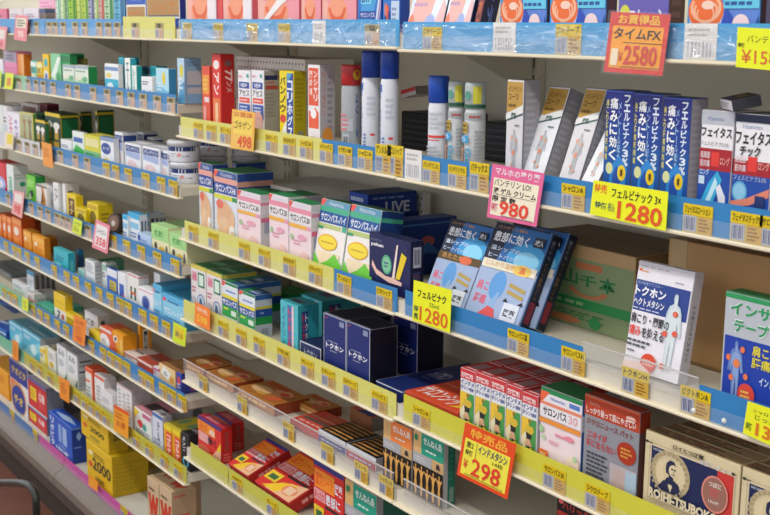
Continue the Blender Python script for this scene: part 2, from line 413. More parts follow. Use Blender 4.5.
# ------------------------------------------------------------------ price cards (hung over the shelf edges)
def card(quad, base, els, label, Y=-.016, sleeve=False, group='handwritten price cards on the shelf edges', cat='price card'):
    P = [onplane(px, py, Y) for px, py in quad]          # tl, tr, br, bl
    cx = sum(p[0] for p in P)/4; cz = sum(p[1] for p in P)/4
    tl, tr, br, bl = [(p[0]-cx, p[1]-cz) for p in P]
    def M(u, v, l, off=0):
        x = (1-u)*(1-v)*bl[0]+u*(1-v)*br[0]+u*v*tr[0]+(1-u)*v*tl[0]
        z = (1-u)*(1-v)*bl[1]+u*(1-v)*br[1]+u*v*tr[1]+(1-u)*v*tl[1]
        return (x, -.0006-EPS*l+off, z)
    m = MB(); q = [(0,0),(1,0),(1,1),(0,1)]
    vs = [M(a, b, 0) for a, b in q] + [M(a, b, 0, .0006) for a, b in q]
    m.faces(vs, [(0,1,2,3),(7,6,5,4),(0,4,5,1),(1,5,6,2),(2,6,7,3),(3,7,4,0)], mat(base, .4))
    m.art(els, M)
    o = m.build('price_card'); o.location = (cx, Y, z2(cz)); tag(o, label, cat, group)
    if sleeve:
        m = MB(); e = .03
        m.poly([M(-e, -e, 18), M(1+e, -e, 18), M(1+e, 1+e, 18), M(-e, 1+e, 18)], SLEEVE)
        s = m.build('clear_sleeve', o); s['label'] = 'clear plastic sleeve'
    return o
card([(611.6,11.7),(671,14.5),(662.5,76),(604,71.5)], '#d8372c', [('r',.07,.08,.93,.78,'#f6a417'),('t','お買得品',.15,.81,.85,.97,'#f7c43a',.03),('t','タイムFX',.1,.56,.9,.75,'#2a2018',.02),('r',.28,.5,.93,.515,'#7a4a10'),
      ('t','¥',.23,.18,.3,.34,'#c8402e',.01),('t','税込',.09,.2,.2,.3,'#fbe7c0'),('r',.1,.12,.22,.4,'#f3e2c4'),('r',.28,.1,.93,.115,'#a05a14'),('t','2580',.32,.14,.88,.47,'#d23c28',.02)], 'red and orange handwritten price card reading 2580 on the top shelf edge', sleeve=True)
card([(738,27),(790,30),(789,72),(736,67)], '#e8f01e', [('t','バンテリン',.2,.64,.9,.82,'#3a3a20',.0),('t','¥1580',.1,.12,.95,.46,'#d86a30',.01),('t','特価',.03,.5,.16,.62,'#2a2a18')], 'bright yellow price card at the right end of the top shelf edge')
card([(493,163.5),(545,173.5),(536.5,227),(487,217)], '#e66a9a', [('r',.06,.07,.94,.76,'#f4ead0'),('t','マルホの塗り薬',.08,.82,.94,.96,'#f8e8f0',.03),('t','バンテリン LO!',.08,.62,.8,.75,'#2a2420',.01),('t','液 ゲル クリーム',.08,.47,.92,.59,'#2a2420',.02),
      ('r',.08,.455,.9,.462,'#2a2420'),('t','限 定 数',.08,.33,.55,.44,'#2a2420',.02),('t','特価',.08,.14,.2,.3,'#d8507a'),('t','980',.24,.09,.82,.36,'#e8452e',.02),('r',.3,.075,.92,.085,'#40302a')], 'pink bordered handwritten price card reading 980 in red')
card([(594,180),(668.5,192),(666,231),(590,214)], '#eef218', [('t','特売',.03,.66,.2,.92,'#e86a28',.03),('t','フェルビナック 3×',.27,.6,.92,.88,'#232314',.02),('t','特価',.06,.22,.22,.42,'#2f5a5a',.02),('t','税込',.24,.2,.33,.44,'#2f5a5a',.0),('t','1280',.37,.05,.95,.55,'#e2571e',.02)],
     'wide yellow handwritten price card reading 1280 below the blue boxes')
card([(414,280),(452,290),(450,333),(412.5,320)], '#eef218', [('t','フェルビナク',.12,.62,.88,.82,'#1c1c14',.03),('t','55ml',.45,.46,.7,.56,'#3a5a30',.0),('t','特',.04,.24,.16,.4,'#1f4a3a',.02),('t','売',.04,.06,.16,.22,'#1f4a3a',.02),('t','1280',.2,.06,.94,.42,'#e2661e',.01)],
     'square yellow handwritten price card reading 1280 beside the leaning heat packs')
card([(465.5,422),(516.5,444.5),(507.5,499.5),(457,474.5)], '#e84e1c', [('r',.06,.07,.94,.74,'#f3e84a'),('t','特売品',.14,.78,.86,.95,'#f7b63c',.04),('t','第2',.1,.58,.24,.7,'#3a3a18'),('t','特価',.1,.44,.24,.55,'#3a3a18'),('r',.3,.4,.308,.72,'#5a4a18'),
      ('t','インドメタシン',.34,.56,.9,.72,'#1e3c6e',.02),('t','14枚',.64,.46,.84,.54,'#4a4a18',.0),('t','¥',.1,.2,.18,.36,'#e0502a',.02),('t','298',.26,.12,.82,.44,'#e2402c',.015),('r',.14,.095,.9,.105,'#4a3a18')],
     'orange and yellow hanging price card reading 298 in red')
card([(748,401),(796,417),(794,456),(743,433)], '#eef022', [('t','シャロンパス',.14,.74,.8,.84,'#5a6a18'),('t','じっかりり',.2,.55,.9,.7,'#5a6a18',.01),('t','特価',.04,.16,.16,.4,'#4a6a18'),('t','1380',.24,.1,.95,.48,'#dc7a1c',.05)], 'yellow handwritten price card starting 138 at the right photo edge')
small = [
 ([(232.5,109),(255.5,112.5),(253.5,151.5),(230.5,148)], '#f4bc48', [('r',.04,.04,.96,.96,'#f2c060'),('r',.1,.4,.9,.84,'#f4d45a'),('t','お買得',.1,.82,.9,.96,'#d87a2a'),('t','ゴキゲン',.12,.52,.88,.74,'#8a7a20'),('t','498',.3,.05,.92,.36,'#e05a2a',.04)], 'orange price card reading 498 on the yellow strip'),
 ([(15.8,15),(28.5,15.8),(26.5,41.5),(13.8,39.5)], '#ea8c96', [('r',.12,.5,.88,.9,'#e8e0c8'),('g',.2,.55,.8,.85,3,'#5a4a44'),('t','98',.3,.12,.75,.4,'#fbe0d0')], 'pink price card hanging on the top left shelf edge'),
 ([(-4,26),(7.5,27),(5,50),(-6,47)], '#ea9aa0', [('r',.1,.45,.85,.85,'#eadfd8'),('t','98',.3,.1,.75,.36,'#d8505a')], 'pink price card cut by the left photo edge'),
 ([(5.8,72.5),(13.8,73.5),(12.5,89.5),(4.5,88.5)], '#e6ee2c', [('r',.25,.2,.75,.7,'#e0913c')], 'small lime price card with an orange mark on the second shelf edge'),
 ([(-4,70),(1.6,71),(.8,88),(-4,87)], '#d4ee3c', [('g',.2,.2,.8,.8,3,'#88a030')], 'lime price card cut by the left edge of the photo'),
 ([(41.5,141),(51.5,144.5),(53.5,168.5),(43.5,165.5)], '#ef9a2e', [('g',.2,.4,.8,.8,4,'#c8701c')], 'plain orange price card hanging on the third shelf edge'),
 ([(5,131),(14,134),(13,150),(4,147)], '#efe0c8', [('r',.3,.3,.9,.9,'#ecd83a')], 'white and yellow price card on the third shelf edge near the left edge'),
 ([(14,190),(24.5,193),(22,218.5),(11.5,213)], '#f0a8a4', [('r',.15,.55,.85,.9,'#efe6e0'),('t','98',.2,.1,.8,.45,'#e0504a',.03)], 'pale pink price card hanging below the white box with green lettering'),
 ([(96,219),(110,225.5),(107.5,254),(92,247)], '#f0909c', [('r',.12,.12,.88,.88,'#f2ecec'),('t','シャロン',.18,.56,.82,.74,'#4a6a5c',.02),('t','358',.2,.16,.84,.46,'#e84a5a',.04)], 'pink bordered price card with red digits below the yellow boxes'),
 ([(73.5,217.5),(82.3,221.5),(81,236),(72,231.5)], '#dcec2c', [('t','シロ',.15,.62,.85,.82,'#5a7a20'),('g',.15,.15,.85,.5,3,'#a0a024')], 'lime yellow price card on the fourth shelf edge'),
 ([(22.5,296.5),(28.5,300),(28,312),(22,308.5)], '#e0ec34', [('g',.2,.2,.8,.8,3,'#b0a82c')], 'tiny lime price card on the green strip'),
 ([(74,314),(87,321),(84.5,347),(72.5,340)], '#f08c28', [('t','お得',.2,.72,.8,.88,'#c85a18'),('g',.2,.35,.8,.65,3,'#d86a1c'),('t','98',.3,.08,.75,.3,'#d85018')], 'orange price card hanging over the sixth shelf edge'),
 ([(173.5,321.5),(186.8,328.5),(185,347),(172.5,341)], '#d2e626', [('r',.18,.3,.85,.85,'#e8cf28'),('k',.22,.35,.5,.62,'#3c4468'),('g',.55,.3,.82,.6,3,'#a06a28')], 'lime price card with a barcode at the right end of the fifth shelf edge'),
 ([(195.5,301.5),(210,309),(210,331),(194.5,323)], '#f9842a', [('t','特売',.15,.62,.85,.86,'#fbd0b0',.03),('t','598',.15,.15,.85,.5,'#fcc038',.04)], 'bright orange price card at the left end of the yellow strip'),
 ([(12.5,339),(18.5,343),(18.3,362),(12.5,358)], '#ef9428', [('g',.2,.2,.8,.8,4,'#c8701c')], 'narrow orange price card on the seventh shelf edge near the left edge'),
 ([(58.8,376),(69.5,381.5),(69.5,403.5),(60,397.5)], '#ef9228', [('g',.2,.3,.8,.8,4,'#b8601c')], 'orange price card hanging above the royal blue box'),
 ([(114,404),(129,412.5),(128.3,439),(113.8,430)], '#f2a020', [('r',0,.86,1,1,'#e05a20'),('g',.12,.55,.88,.8,2,'#b8601c'),('t','お得',.2,.25,.8,.5,'#c8601c',.02)], 'orange price card with red top edge in front of the tall white box'),
 ([(88.8,475),(98,481.5),(97.5,492),(88.5,485)], '#f79a24', [('g',.2,.2,.8,.7,3,'#f0b848')], 'small orange sticker card on the pink bottom strip'),
]
for q, bc, els, lb in small: card(q, bc, els, lb)
# small clips and white studs on the right bay strip
for (px, py) in ((692.5, 410.5), (723, 421)):
    x, z = onplane(px, py, -.013); m = MB()
    m.lathe([(.0034, 0), (.0034, .001), (.0026, .0022), (.001, .0028)], mat('#e6e6e2', .3), 16)
    o = m.build('push_pin'); o.location = (x, -.0108, z2(z)); o.rotation_euler = (math.pi/2, 0, 0)
    tag(o, 'round white stud pinned over the price tag' if px < 700 else 'round white stud on the blue strip near the 138 card', 'pin')
# ------------------------------------------------------------------ merchandise
def item(key, xl, xr, yt, back, P, label, Y=.018, lean=0, yaw=0, name='medicine_box', cat='box', group=None, up=0, hmax=None):
    zb = top_of(key) + up
    if lean:
        X0 = x_at(xl, Y, zb); X1 = x_at(xr, Y, zb)
        a, b = .01, .6
        for _ in range(40):
            h = (a+b)/2
            if proj(X0, Y+h*s_(lean), zb+h*c_(lean))[1] > yt: a = h
            else: b = h
        zt = zb + h
    else:
        zt = zb + .1
        for _ in range(5): X0 = x_at(xl, Y, zt); zt = z_at(yt, X0, Y)
        X1 = x_at(xr, Y, zt); h = zt - zb
    if hmax: h = min(h, hmax)
    h = min(h, (ceil_of(key)-zb)/c_(lean))
    w = (X1-X0)/c_(yaw) if abs(yaw) < .9 else X1-X0
    d = back if back < 1 else max(.012, y_at(back, X1, zt) - Y)
    lim = BD-.02-Y-(h*s_(lean) if lean else 0)
    d = max(.01, min(d, lim))
    g = min(.0006, w*.02); w -= 2*g
    m = paint_box(w, d, h, P); o = m.build(name)
    o.location = (X0+g, Y, z2(zb) + .0004 + d*s_(abs(lean))); o.rotation_euler = (-lean, 0, yaw)
    tag(o, label, cat, group); o['_whd'] = (w, d, h)
    return o
def copyrow(o, n, dx=0, dy=0, labels=None, dz=0):
    out = [o]
    for i in range(1, n):
        c = o.copy(); COL.objects.link(c); c.location = (o.location.x+dx*i, o.location.y+dy*i, o.location.z+dz*i)
        if labels: c['label'] = labels[i]
        out.append(c)
    return out
def G(c, a=None, b=None, txt='#555', side=None, top=None, word=None, wc='#fff', k=0):
    f = []
    if a: f.append(('r', 0, .74, 1, .94, a))
    if b: f.append(('r', .08, .12, .92, .42, b))
    if word: f.append(('t', word, .1, .48, .9, .7, wc, .03))
    else: f.append(('g', .12, .48, .88, .7, 2, txt))
    if k == 1: f.append(('e', .5, .3, .3, .16, wc))
    if k == 2: f += [('p', [(0, 0), (1, 0), (1, .3), (.5, .2), (0, .38)], b or a)]
    f.append(('g', .15, .02, .85, .1, 1, txt))
    s = [('r', 0, 0, 1, 1, side)] if side else []
    s += [('r', 0, .74, 1, .94, a)] if a else []
    s += [('g', .15, .3, .8, .62, 4, txt)]
    t = [('r', 0, 0, 1, 1, top)] if top else []
    return {'c': c, 'f': f, 's': s, 't': t + [('g', .2, .3, .8, .6, 1, txt)]}

# ---- top shelf, left bays
T = 'L1'
item(T, -9, 6.5, 9, .05, G('#e07a96', side='#c86a86'), 'pink box at the left photo edge on the top shelf')
item(T, 9, 22, 8.2, .04, G('#e6dcdc', top='#e8e4e4', txt='#b090a8'), 'low white box on the top shelf, left one of two')
item(T, 23, 38, 8.2, .04, G('#e8e2e8', txt='#a088b0'), 'low white box on the top shelf, right one of two')
item(T, 39, 45, 8.5, .03, G('#8a7a74', '#4a5a80', '#d0a870'), 'small grey brown box beside the low white boxes', Y=.012)
item(T, 38.5, 54, -6, .05, {'c': '#f0b4d0', 'f': [('r',0,0,1,.34,'#b8b8d4'),('g',.1,.55,.9,.9,3,'#d88ab0'),('g',.1,.1,.9,.3,2,'#6a6a90')]}, 'tall pink box with lilac lower part on the top shelf', Y=.05)
for i, (a, b, c1, c2, lb) in enumerate([(54.5,59,'#e4eee4','#7ab890','slim white box with mint print on the top shelf'),(59.3,63.5,'#eef2e6','#9ac850','slim white and light green box on the top shelf'),(64,67,'#2f6a4c','#9ac8a0','thin dark green box on the top shelf'),
    (67.4,75,'#a8d426','#4a8a2c','yellow green box with dark green text on the top shelf'),(75.3,80.5,'#d8e07a','#88b040','pale lime box on the top shelf'),(80.8,87,'#c8d848','#5a9a48','lime box beside the grey and white box'),(87.4,93,'#b8bcd0','#4a5080','grey lilac box on the top shelf'),
    (93.3,97,'#dfe6d0','#98b840','white box with lime stripe on the top shelf'),(97.3,103,'#c4b8a8','#c84a3a','grey box with a red stripe on the top shelf'),(103.3,112.5,'#c0d8b4','#3a8a48','pale green box with green print on the top shelf'),(112.8,124,'#6ab8d4','#2a6a98','sky blue box with white panel on the top shelf')]):
    w_ = {'c': c1, 'f': [('r',.62,0,.95,1,c2),('v','カゼエス',.1,.05,.5,.95,c2,.02),('r',0,0,1,.05,'#f0f0e8')], 's': [('r',0,0,1,1,c2)]}
    item(T, a, b, -14-(i*5) % 7, .07, w_, lb)
bx = {'c': '#2a56b4', 'f': [('r',.03,.42,.97,.62,'#2f5cc0'),('t','ハンシンハップ',.2,.45,.8,.58,'#8fb4e8'),('r',.02,.06,.98,.4,'#e8e4dc'),('r',.06,.1,.94,.36,'#b48a52'),('g',.15,.14,.85,.3,2,'#c87a30'),('r',0,0,.015,1,'#e8e6e0'),('r',.985,0,1,1,'#e8e6e0')], 's': [('r',0,0,.2,1,'#1c2f86'),('r',.2,0,1,1,'#22389a')]}
item(T, 125, 145.2, -30, .09, bx, 'blue and tan bath salt style box, narrower one, on the top shelf')
b2 = {'c': '#2a56b4', 'f': [('r',.0,.0,1,.02,'#eee'),('r',.02,.03,.98,.16,'#2f5cc0'),('g',.2,.07,.8,.13,1,'#8fb4e8'),('r',0,.17,1,.185,'#e8e6e0'),('r',.0,.185,1,.2,'#eee'),('r',.02,.22,.98,.5,'#b48a52'),('t','ハップ',.15,.25,.85,.45,'#c87a30'),('r',0,0,.02,1,'#e8e6e0'),('r',.975,0,1,1,'#e8e6e0')], 's': [('r',0,0,1,1,'#1c2c86')]}
item(T, 145.8, 179.5, -30, 185, b2, 'wide blue and tan box on the top shelf with a navy side')
# ---- top shelf, middle bay: floral packs, then blue packs
T = 'M1'
def floral(k, blue=0):
    f = [('r',0,0,1,.5,'#ee9aa6'),('p',[(.02,.02),(.3,.02),(.2,.3),(.0,.4)],'#f0b4a8'),('e',.45,.2,.3,.17,'#f4a07e')]
    for j in range(3): f.append(('a',.45,.26-.035*j,.26-.04*j,.14,180,360,.72,'#ea6a42'))
    f += [('p',[(.62,.0),(.95,.0),(.98,.09),(.8,.12),(.7,.06)],'#3a8a52'),('e',.8,.08,.11,.06,'#eacdb2'),('p',[(.2,.0),(.36,.0),(.34,.05),(.24,.06)],'#4a9a58'),('e',.36,.05,.06,.04,'#f0dccc')]
    if k == 1: f.append(('p',[(.0,.02),(.06,.0),(.6,.28),(1,.42),(1,.46),(.5,.34)],'#f4ecee'))
    if k == 2: f += [('r',.7,0,.98,.5,'#f0e6ea'),('e',.45,.06,.2,.06,'#e8ddd4'),('p',[(.3,.0),(.5,.0),(.45,.12)],'#6aa870')]
    return {'c': '#e88a96', 'f': f, 's': [('r',0,0,1,1,'#d86a74')]}
item(T, 185.5, 216, -60, .02, floral(2), 'pink floral pack with a red and green flower, leftmost on the top shelf')
item(T, 216.5, 221.5, -60, .02, G('#d84a4a'), 'narrow red pack edge between two floral packs on the top shelf')
item(T, 222, 252, -60, .02, floral(2), 'pink floral pack with white right side on the top shelf')
item(T, 257, 299, -60, .02, floral(1), 'pink pack with orange leaf print and a white curved line on the top shelf')
item(T, 301, 321, -60, .02, floral(0), 'narrow pink pack with orange leaf and green foot on the top shelf')
item(T, 322, 357, -60, .02, floral(0), 'wide pink pack with orange leaf print beside the blue pack on the top shelf')
def bluepk(v):
    f = [('p',[(0,0),(.5,0),(1,.6),(1,1),(.6,1)],'#4aa0dc'),('r',.1,.15,.8,.24,'#2c4aa0'),('t','サロンパス',.14,.165,.74,.225,'#dfe8f8'),('r',.16,.32,.6,.46,'#7ad0e8'),('t','EXT',.2,.34,.56,.44,'#1c4aa0',.04),('p',[(.72,0),(.8,0),(1.0,.45),(1.0,.62)],'#d6def2'),('p',[(.84,0),(.88,0),(1,.3),(1,.4)],'#e0b0d8')]
    if v: f = [('r',0,0,1,.1,'#a0c8f0'),('r',.5,.02,.95,.36,'#c8d8ec'),('g',.55,.06,.9,.3,4,'#8090b0'),('e',.3,.2,.1,.12,'#e85a4a'),('r',.14,.05,.24,.2,'#24407e'),('r',.34,.05,.44,.24,'#24407e'),('e',.2,.26,.07,.08,'#e0806a'),('p',[(0,.4),(.4,.4),(.7,1),(.2,1)],'#8ad8ec'),('p',[(.5,.6),(1,.4),(1,.6),(.6,.8)],'#d0e8b8')]
    return {'c': '#2f78cc', 'f': f, 's': [('r',0,0,1,1,'#20449a')]}
item(T, 357.5, 382, -55, .02, bluepk(0), 'blue pack with a cyan lettered patch on the top shelf')
item(T, 383, 401, -55, .02, bluepk(1), 'blue pack with red and navy figures on the top shelf beside the bay joint')
T = 'R1'
lead = {'c': '#e4ecf8', 'f': [('p',[(0,0),(.55,0),(.7,.5),(.2,.6)],'#f0b8b0'),('p',[(.3,0),(.6,.0),(.42,.14)],'#8a9ad8'),('e',.62,.12,.14,.1,'#a8b8e8'),('e',.1,.12,.08,.1,'#f08a6a'),('g',.1,.3,.6,.6,4,'#c8a0c8'),('p',[(.7,.0),(1,0),(1,.3),(.9,.4)],'#f0c0c0')], 's': [('r',0,0,1,1,'#1a2048'),('R','フェイタス',.3,.1,.7,.9,'#5a78c0')]}  # near-white base colour paints in the glare over these packs
item(T, 405, 441, -50, .012, lead, 'pack with painted white glare and pink print leaning on the top shelf', lean=.25, Y=.016)
item(T, 442, 468, -50, .022, lead, 'pack with painted white glare and a navy side leaning on the top shelf', lean=.25, Y=.016)
item(T, 472, 478, -50, .03, {'c': '#7a3a34', 'f': [('v','ハリ薬',.2,.1,.8,.9,'#c86a4a')], 's': [('r',0,0,1,1,'#15193c'),('R','バンテ',.3,.1,.7,.9,'#5a70b0')]}, 'thin maroon pack showing its navy side on the top shelf', lean=.25, Y=.016)
def swirl():
    f = [('p',[(0,0),(1,0),(1,.5),(.35,.6),(.08,.45)],'#5f86d4'),('p',[(.06,0),(.42,0),(.52,.3),(.04,.3)],'#c4ccec'),('e',.27,.34,.25,.21,'#ee7038')]
    for j in range(3): f.append(('a',.27,.37-.035*j,.22-.045*j,.17-.03*j,150,400,.82,'#f6b894'))
    f += [('e',.3,.4,.09,.05,'#f6d2c0'),('p',[(.56,0),(.97,0),(.86,.24),(.76,.3),(.66,.24)],'#e6a0b4'),('e',.76,.2,.11,.1,'#f4dada'),('e',.76,.07,.12,.04,'#d8486a'),('p',[(.45,0),(.56,.0),(.66,.25),(.55,.38)],'#3050b8'),('p',[(.05,0),(.3,0),(.2,.07)],'#2c3fa8'),
          ('r',.52,.36,1,.48,'#66c8e6'),('g',.54,.38,.98,.46,1,'#2a5a9a'),('p',[(.9,0),(1,0),(1,.3)],'#2a4aa0')]
    return {'c': '#2d98d8', 'f': f, 's': [('r',0,0,1,1,'#4a3c48'),('R','温感',.3,.3,.7,.7,'#8a3a40')]}
SW = 'blue pack with orange swirl and face on the top shelf, '
item(T, 501, 549, -40, .02, swirl(), SW+'leftmost of three', hmax=.12)
item(T, 551, 609, -44, .02, swirl(), SW+'left of the 2580 card', hmax=.12)
item(T, 620, 672, -45, .03, {'c': '#6a62b4', 'f': [('t','フレッシ',.2,.12,.95,.36,'#e8e8f8',.05),('e',.15,.25,.12,.16,'#d8d848'),('g',.1,.5,.9,.8,2,'#a8a0d8')], 's': [('r',0,0,1,1,'#5a3a34'),('g',.2,.1,.8,.9,6,'#7a5a50')]}, 'violet pack with white katakana behind the 2580 price card', hmax=.12)
item(T, 690, 765, -48, .02, swirl(), SW+'rightmost, beside the yellow card', hmax=.12)
item(T, 769, 830, -48, .02, G('#4a4460'), 'dark pack at the right photo edge on the top shelf', hmax=.12)

# ---- second shelf, left bays
T = 'L2'
item(T, -14, 2.5, 58, .05, G('#e8e8f0', txt='#888'), 'white box at the left photo edge on the second shelf')
item(T, 3.8, 16, 51, .05, {'c': '#e68ab0', 'f': [('r',0,.62,1,1,'#c0b8cc'),('r',0,.4,1,.44,'#d878a4'),('g',.1,.7,.9,.9,2,'#8a8aa0')]}, 'pink box with lilac top on the second shelf')
item(T, 17, 23.5, 54, 31, {'c': '#f09a4a', 'f': [('r',.62,0,.95,1,'#f0b878'),('g',.1,.2,.5,.8,6,'#e87a2a')], 's': [('r',0,0,1,1,'#d8761c')]}, 'orange box with darker orange side on the second shelf')
item(T, 30.5, 36, 60.5, 37, G('#58c0b4', '#e8f0e8', '#e8e8c8'), 'small teal and white box on the second shelf')
item(T, 36.3, 42, 61.5, .03, G('#eac52c', '#f0e8b0', '#d89a20'), 'small yellow box beside the teal box, second shelf')
item(T, 42.3, 48.5, 54, 50, {'c': '#f0c820', 'f': [('e',.5,.72,.3,.14,'#4ab4c0'),('e',.5,.3,.36,.18,'#e8e8d8'),('e',.5,.28,.2,.1,'#4a6ac0')], 's': [('r',0,0,1,1,'#e0b418')]}, 'yellow box with blue and teal circles on the second shelf')
item(T, 50, 60.5, 53.5, 64, {'c': '#8ed0a0', 'f': [('p',[(0,.3),(.7,.9),(1,.9),(.4,.2)],'#e8f4ea'),('p',[(.1,.1),(.5,.4),(.9,.1)],'#d8ecd8'),('e',.7,.3,.2,.14,'#48a868')], 's': [('r',0,0,1,1,'#1c7a4a')]}, 'mint green box with white streak on the second shelf')
item(T, 61, 70, 53.5, .02, G('#209a54', '#1a7a42', '#6a8a6a', side='#186a3c'), 'dark green box behind the low white and green box, left one')
item(T, 71, 77.5, 53.5, .02, G('#2a9a4c', '#1a7a42', '#7a9a6a'), 'dark green box behind the low white and green box, right one', Y=.06)
item(T, 78, 82.8, 58.5, .015, G('#8a8a3c', '#a89a4c'), 'olive box at the back of the second shelf', Y=.06)
gm = {'c': '#e4ede0', 'f': [('r',0,.88,1,1,'#a8b8c8'),('g',.1,.72,.9,.84,1,'#7a9a8a'),('p',[(0,0),(1,0),(1,.3),(.6,.5),(0,.3)],'#b0dcb0'),('e',.3,.5,.22,.12,'#e8e8d0'),('e',.75,.45,.18,.12,'#74bc84')], 's': [('r',0,0,1,1,'#22904e')]}
item(T, 62.5, 74, 64.5, .05, gm, 'low white box with green print on the second shelf, left one of two', Y=.012, group='low white and green boxes')
item(T, 74.3, 88, 65.5, 97, gm, 'low white box with green print and green side, right one of two', Y=.012, group='low white and green boxes')
item(T, 104.3, 118, 63.5, .014, {'c': '#eef2f2', 'f': [('r',0,.78,1,.9,'#7a9ac8'),('r',0,0,1,.5,'#34b4d0'),('e',.3,.62,.2,.08,'#e8d878'),('e',.4,.24,.24,.14,'#e8f4f4'),('g',.1,.05,.9,.15,1,'#186a8a')]}, 'white and turquoise box beside the tall teal box on the second shelf', Y=.012)
item(T, 118.3, 124, 57, .04, G('#2ab0c4', '#1a90a8', '#2a8aa8', side='#1a9ab0'), 'tall teal box on the second shelf', Y=.03)
item(T, 124.3, 130, 58, 136, {'c': '#f2f4f0', 'f': [('v','エール',.25,.12,.75,.9,'#3a7a8a',.03)], 's': [('r',0,0,1,1,'#38b8cc')]}, 'slim white box with vertical lettering between teal boxes', Y=.016)
item(T, 131, 136.3, 65.5, 142, {'c': '#e8f2ee', 'f': [('v','シール',.25,.1,.75,.9,'#3a8a7a',.02),('r',0,0,.15,1,'#38b8a8')], 's': [('r',0,0,1,1,'#28a0a0')]}, 'slim white and teal box in front on the second shelf', Y=.01)
item(T, 141, 152, 76.5, .04, {'c': '#eef0f2', 'f': [('g',.1,.62,.9,.82,2,'#44446a'),('e',.25,.25,.14,.15,'#40a8d8'),('e',.55,.22,.14,.14,'#e8b83c'),('e',.82,.25,.12,.14,'#40a8d8')]}, 'low white box with navy text and coloured dots on the second shelf', Y=.01)
item(T, 150, 156, 66, .03, G('#1f98a8', '#178090', '#1f7a9a'), 'teal box behind the pale blue box with a yellow oval', Y=.04)
item(T, 155.5, 168.5, 68, 176, {'c': '#b4e0f0', 'f': [('e',.62,.7,.12,.2,'#e8d030'),('p',[(0,0),(1,0),(1,.3),(0,.5)],'#7cc4e4'),('g',.1,.3,.5,.6,3,'#e8f4f8')], 's': [('r',0,0,1,1,'#3f8ab8')]}, 'pale blue box with a yellow oval at the right end of the second shelf', Y=.012)
item(T, 137, 141, 66.5, .02, G('#3a5a70', '#1a4a60', '#7a5a60', side='#28708a'), 'dark blue grey box behind the slim teal box', Y=.05)
item(T, 143, 150, 66, .015, G('#9aa4b0', '#5a7a98', '#bab4b0'), 'grey patterned box at the back of the second shelf', Y=.09)

# ---- third shelf, left bays
T = 'L3'
fr_ = {'c': '#e4dcd8', 'f': [('r',.08,.1,.92,.9,'#96605a'),('g',.2,.3,.8,.7,2,'#b88078')]}
item(T, 5, 19, 102, .03, fr_, 'framed dull red box at the back of the third shelf, left one', Y=.12)
item(T, 21, 37, 102, .03, fr_, 'framed dull red box at the back of the third shelf, right one', Y=.12)
item(T, 38, 47, 103, .04, G('#7a1c34', '#5a1428', '#8a2c3c'), 'dark crimson box at the back of the third shelf', Y=.13)
item(T, -12, 2, 103, .06, G('#dfe4e0', txt='#889'), 'white box at the left photo edge on the third shelf')
item(T, 2.5, 6.5, 106, .05, G('#e8e4e8', None, '#c8d0dc'), 'slim white box beside the pink lettered box, third shelf', Y=.02)
item(T, 7, 19, 111.5, .05, {'c': '#ecebf2', 'f': [('v','ンエハ',.1,.1,.42,.9,'#d85a78',.03),('v','キサズ',.58,.1,.85,.8,'#8a5ac0',.02)]}, 'white box with pink vertical lettering on the third shelf')
item(T, 20, 33, 111.5, 34, {'c': '#c8c478', 'f': [('r',.06,.1,.94,.95,'#b0b890'),('F',.12,.08,.48,.9,'#a87848'),('F',.54,.08,.9,.9,'#8a6a48'),('r',0,0,.05,1,'#e8d430'),('r',.95,0,1,1,'#e8d430')], 's': [('r',0,0,1,1,'#58904a')]}, 'pale olive box with two brown bottle shapes and yellow edges')
vit = {'c': '#103a2a', 'f': [('r',0,.9,1,1,'#e0c020'),('e',.28,.68,.2,.1,'#f0f0e8'),('e',.74,.66,.2,.1,'#e8e8e0'),('r',.16,.3,.4,.58,'#c09a30'),('r',.62,.3,.86,.58,'#c09a30'),('r',.2,.48,.36,.64,'#e8e8e0'),('r',.66,.48,.82,.64,'#e8e8e0'),('r',.1,.04,.44,.24,'#b08a28'),('r',.56,.04,.9,.24,'#b08a28')],
       's': [('r',0,0,1,1,'#0e3f2a'),('r',.02,.9,.98,.96,'#c8b020'),('r',.02,.06,.06,.9,'#c8b020'),('r',.94,.06,.98,.9,'#c8b020'),('r',.02,.04,.98,.08,'#c8b020'),('r',.1,.12,.9,.86,'#146a3c')], 't': [('r',0,0,1,1,'#12382c'),('r',0,0,1,.06,'#c8b020')]}
item(T, 35, 45, 119, 46, vit, 'short dark green and gold box with white figures, front of the third shelf', Y=.012)
item(T, 34.5, 42.5, 112, .03, G('#1c6a3c', '#0f4a2a', '#2a6a3c'), 'dark green box behind the short gold box', Y=.05)
item(T, 44.5, 60, 111.5, 79, vit, 'big dark green and gold box with two white figures, largest on the third shelf', Y=.03)
item(T, 79, 81, 112, 92, vit, 'dark green box behind the biggest green and gold box', Y=.13)
item(T, 95, 97, 110.5, 114, vit, 'dark green gold edged box at the back right of the third shelf', Y=.10)
item(T, 60.5, 71, 139, .04, G('#eef0f0', txt='#2a3a6a'), 'small low white box at the front of the third shelf', Y=.012)
item(T, 72, 83.5, 130.5, 85, {'c': '#e6efe6', 'f': [('r',.1,.6,.9,.78,'#3a6ab0'),('p',[(0,0),(1,0),(1,.36),(.3,.5),(0,.2)],'#3cb44c')], 't': [('r',0,0,1,1,'#a8b0b8')]}, 'white box with blue text and a green swoosh on the third shelf', Y=.012)
item(T, 84, 99.5, 134, .05, {'c': '#d8d43c', 'f': [('r',0,.0,1,.4,'#7ac088'),('g',.1,.1,.9,.34,2,'#2a8a50'),('r',.08,.58,.92,.88,'#e8e0a0')], 't': [('r',0,0,1,1,'#d8d04a')]}, 'yellow green box with green lettering on the third shelf', Y=.012)
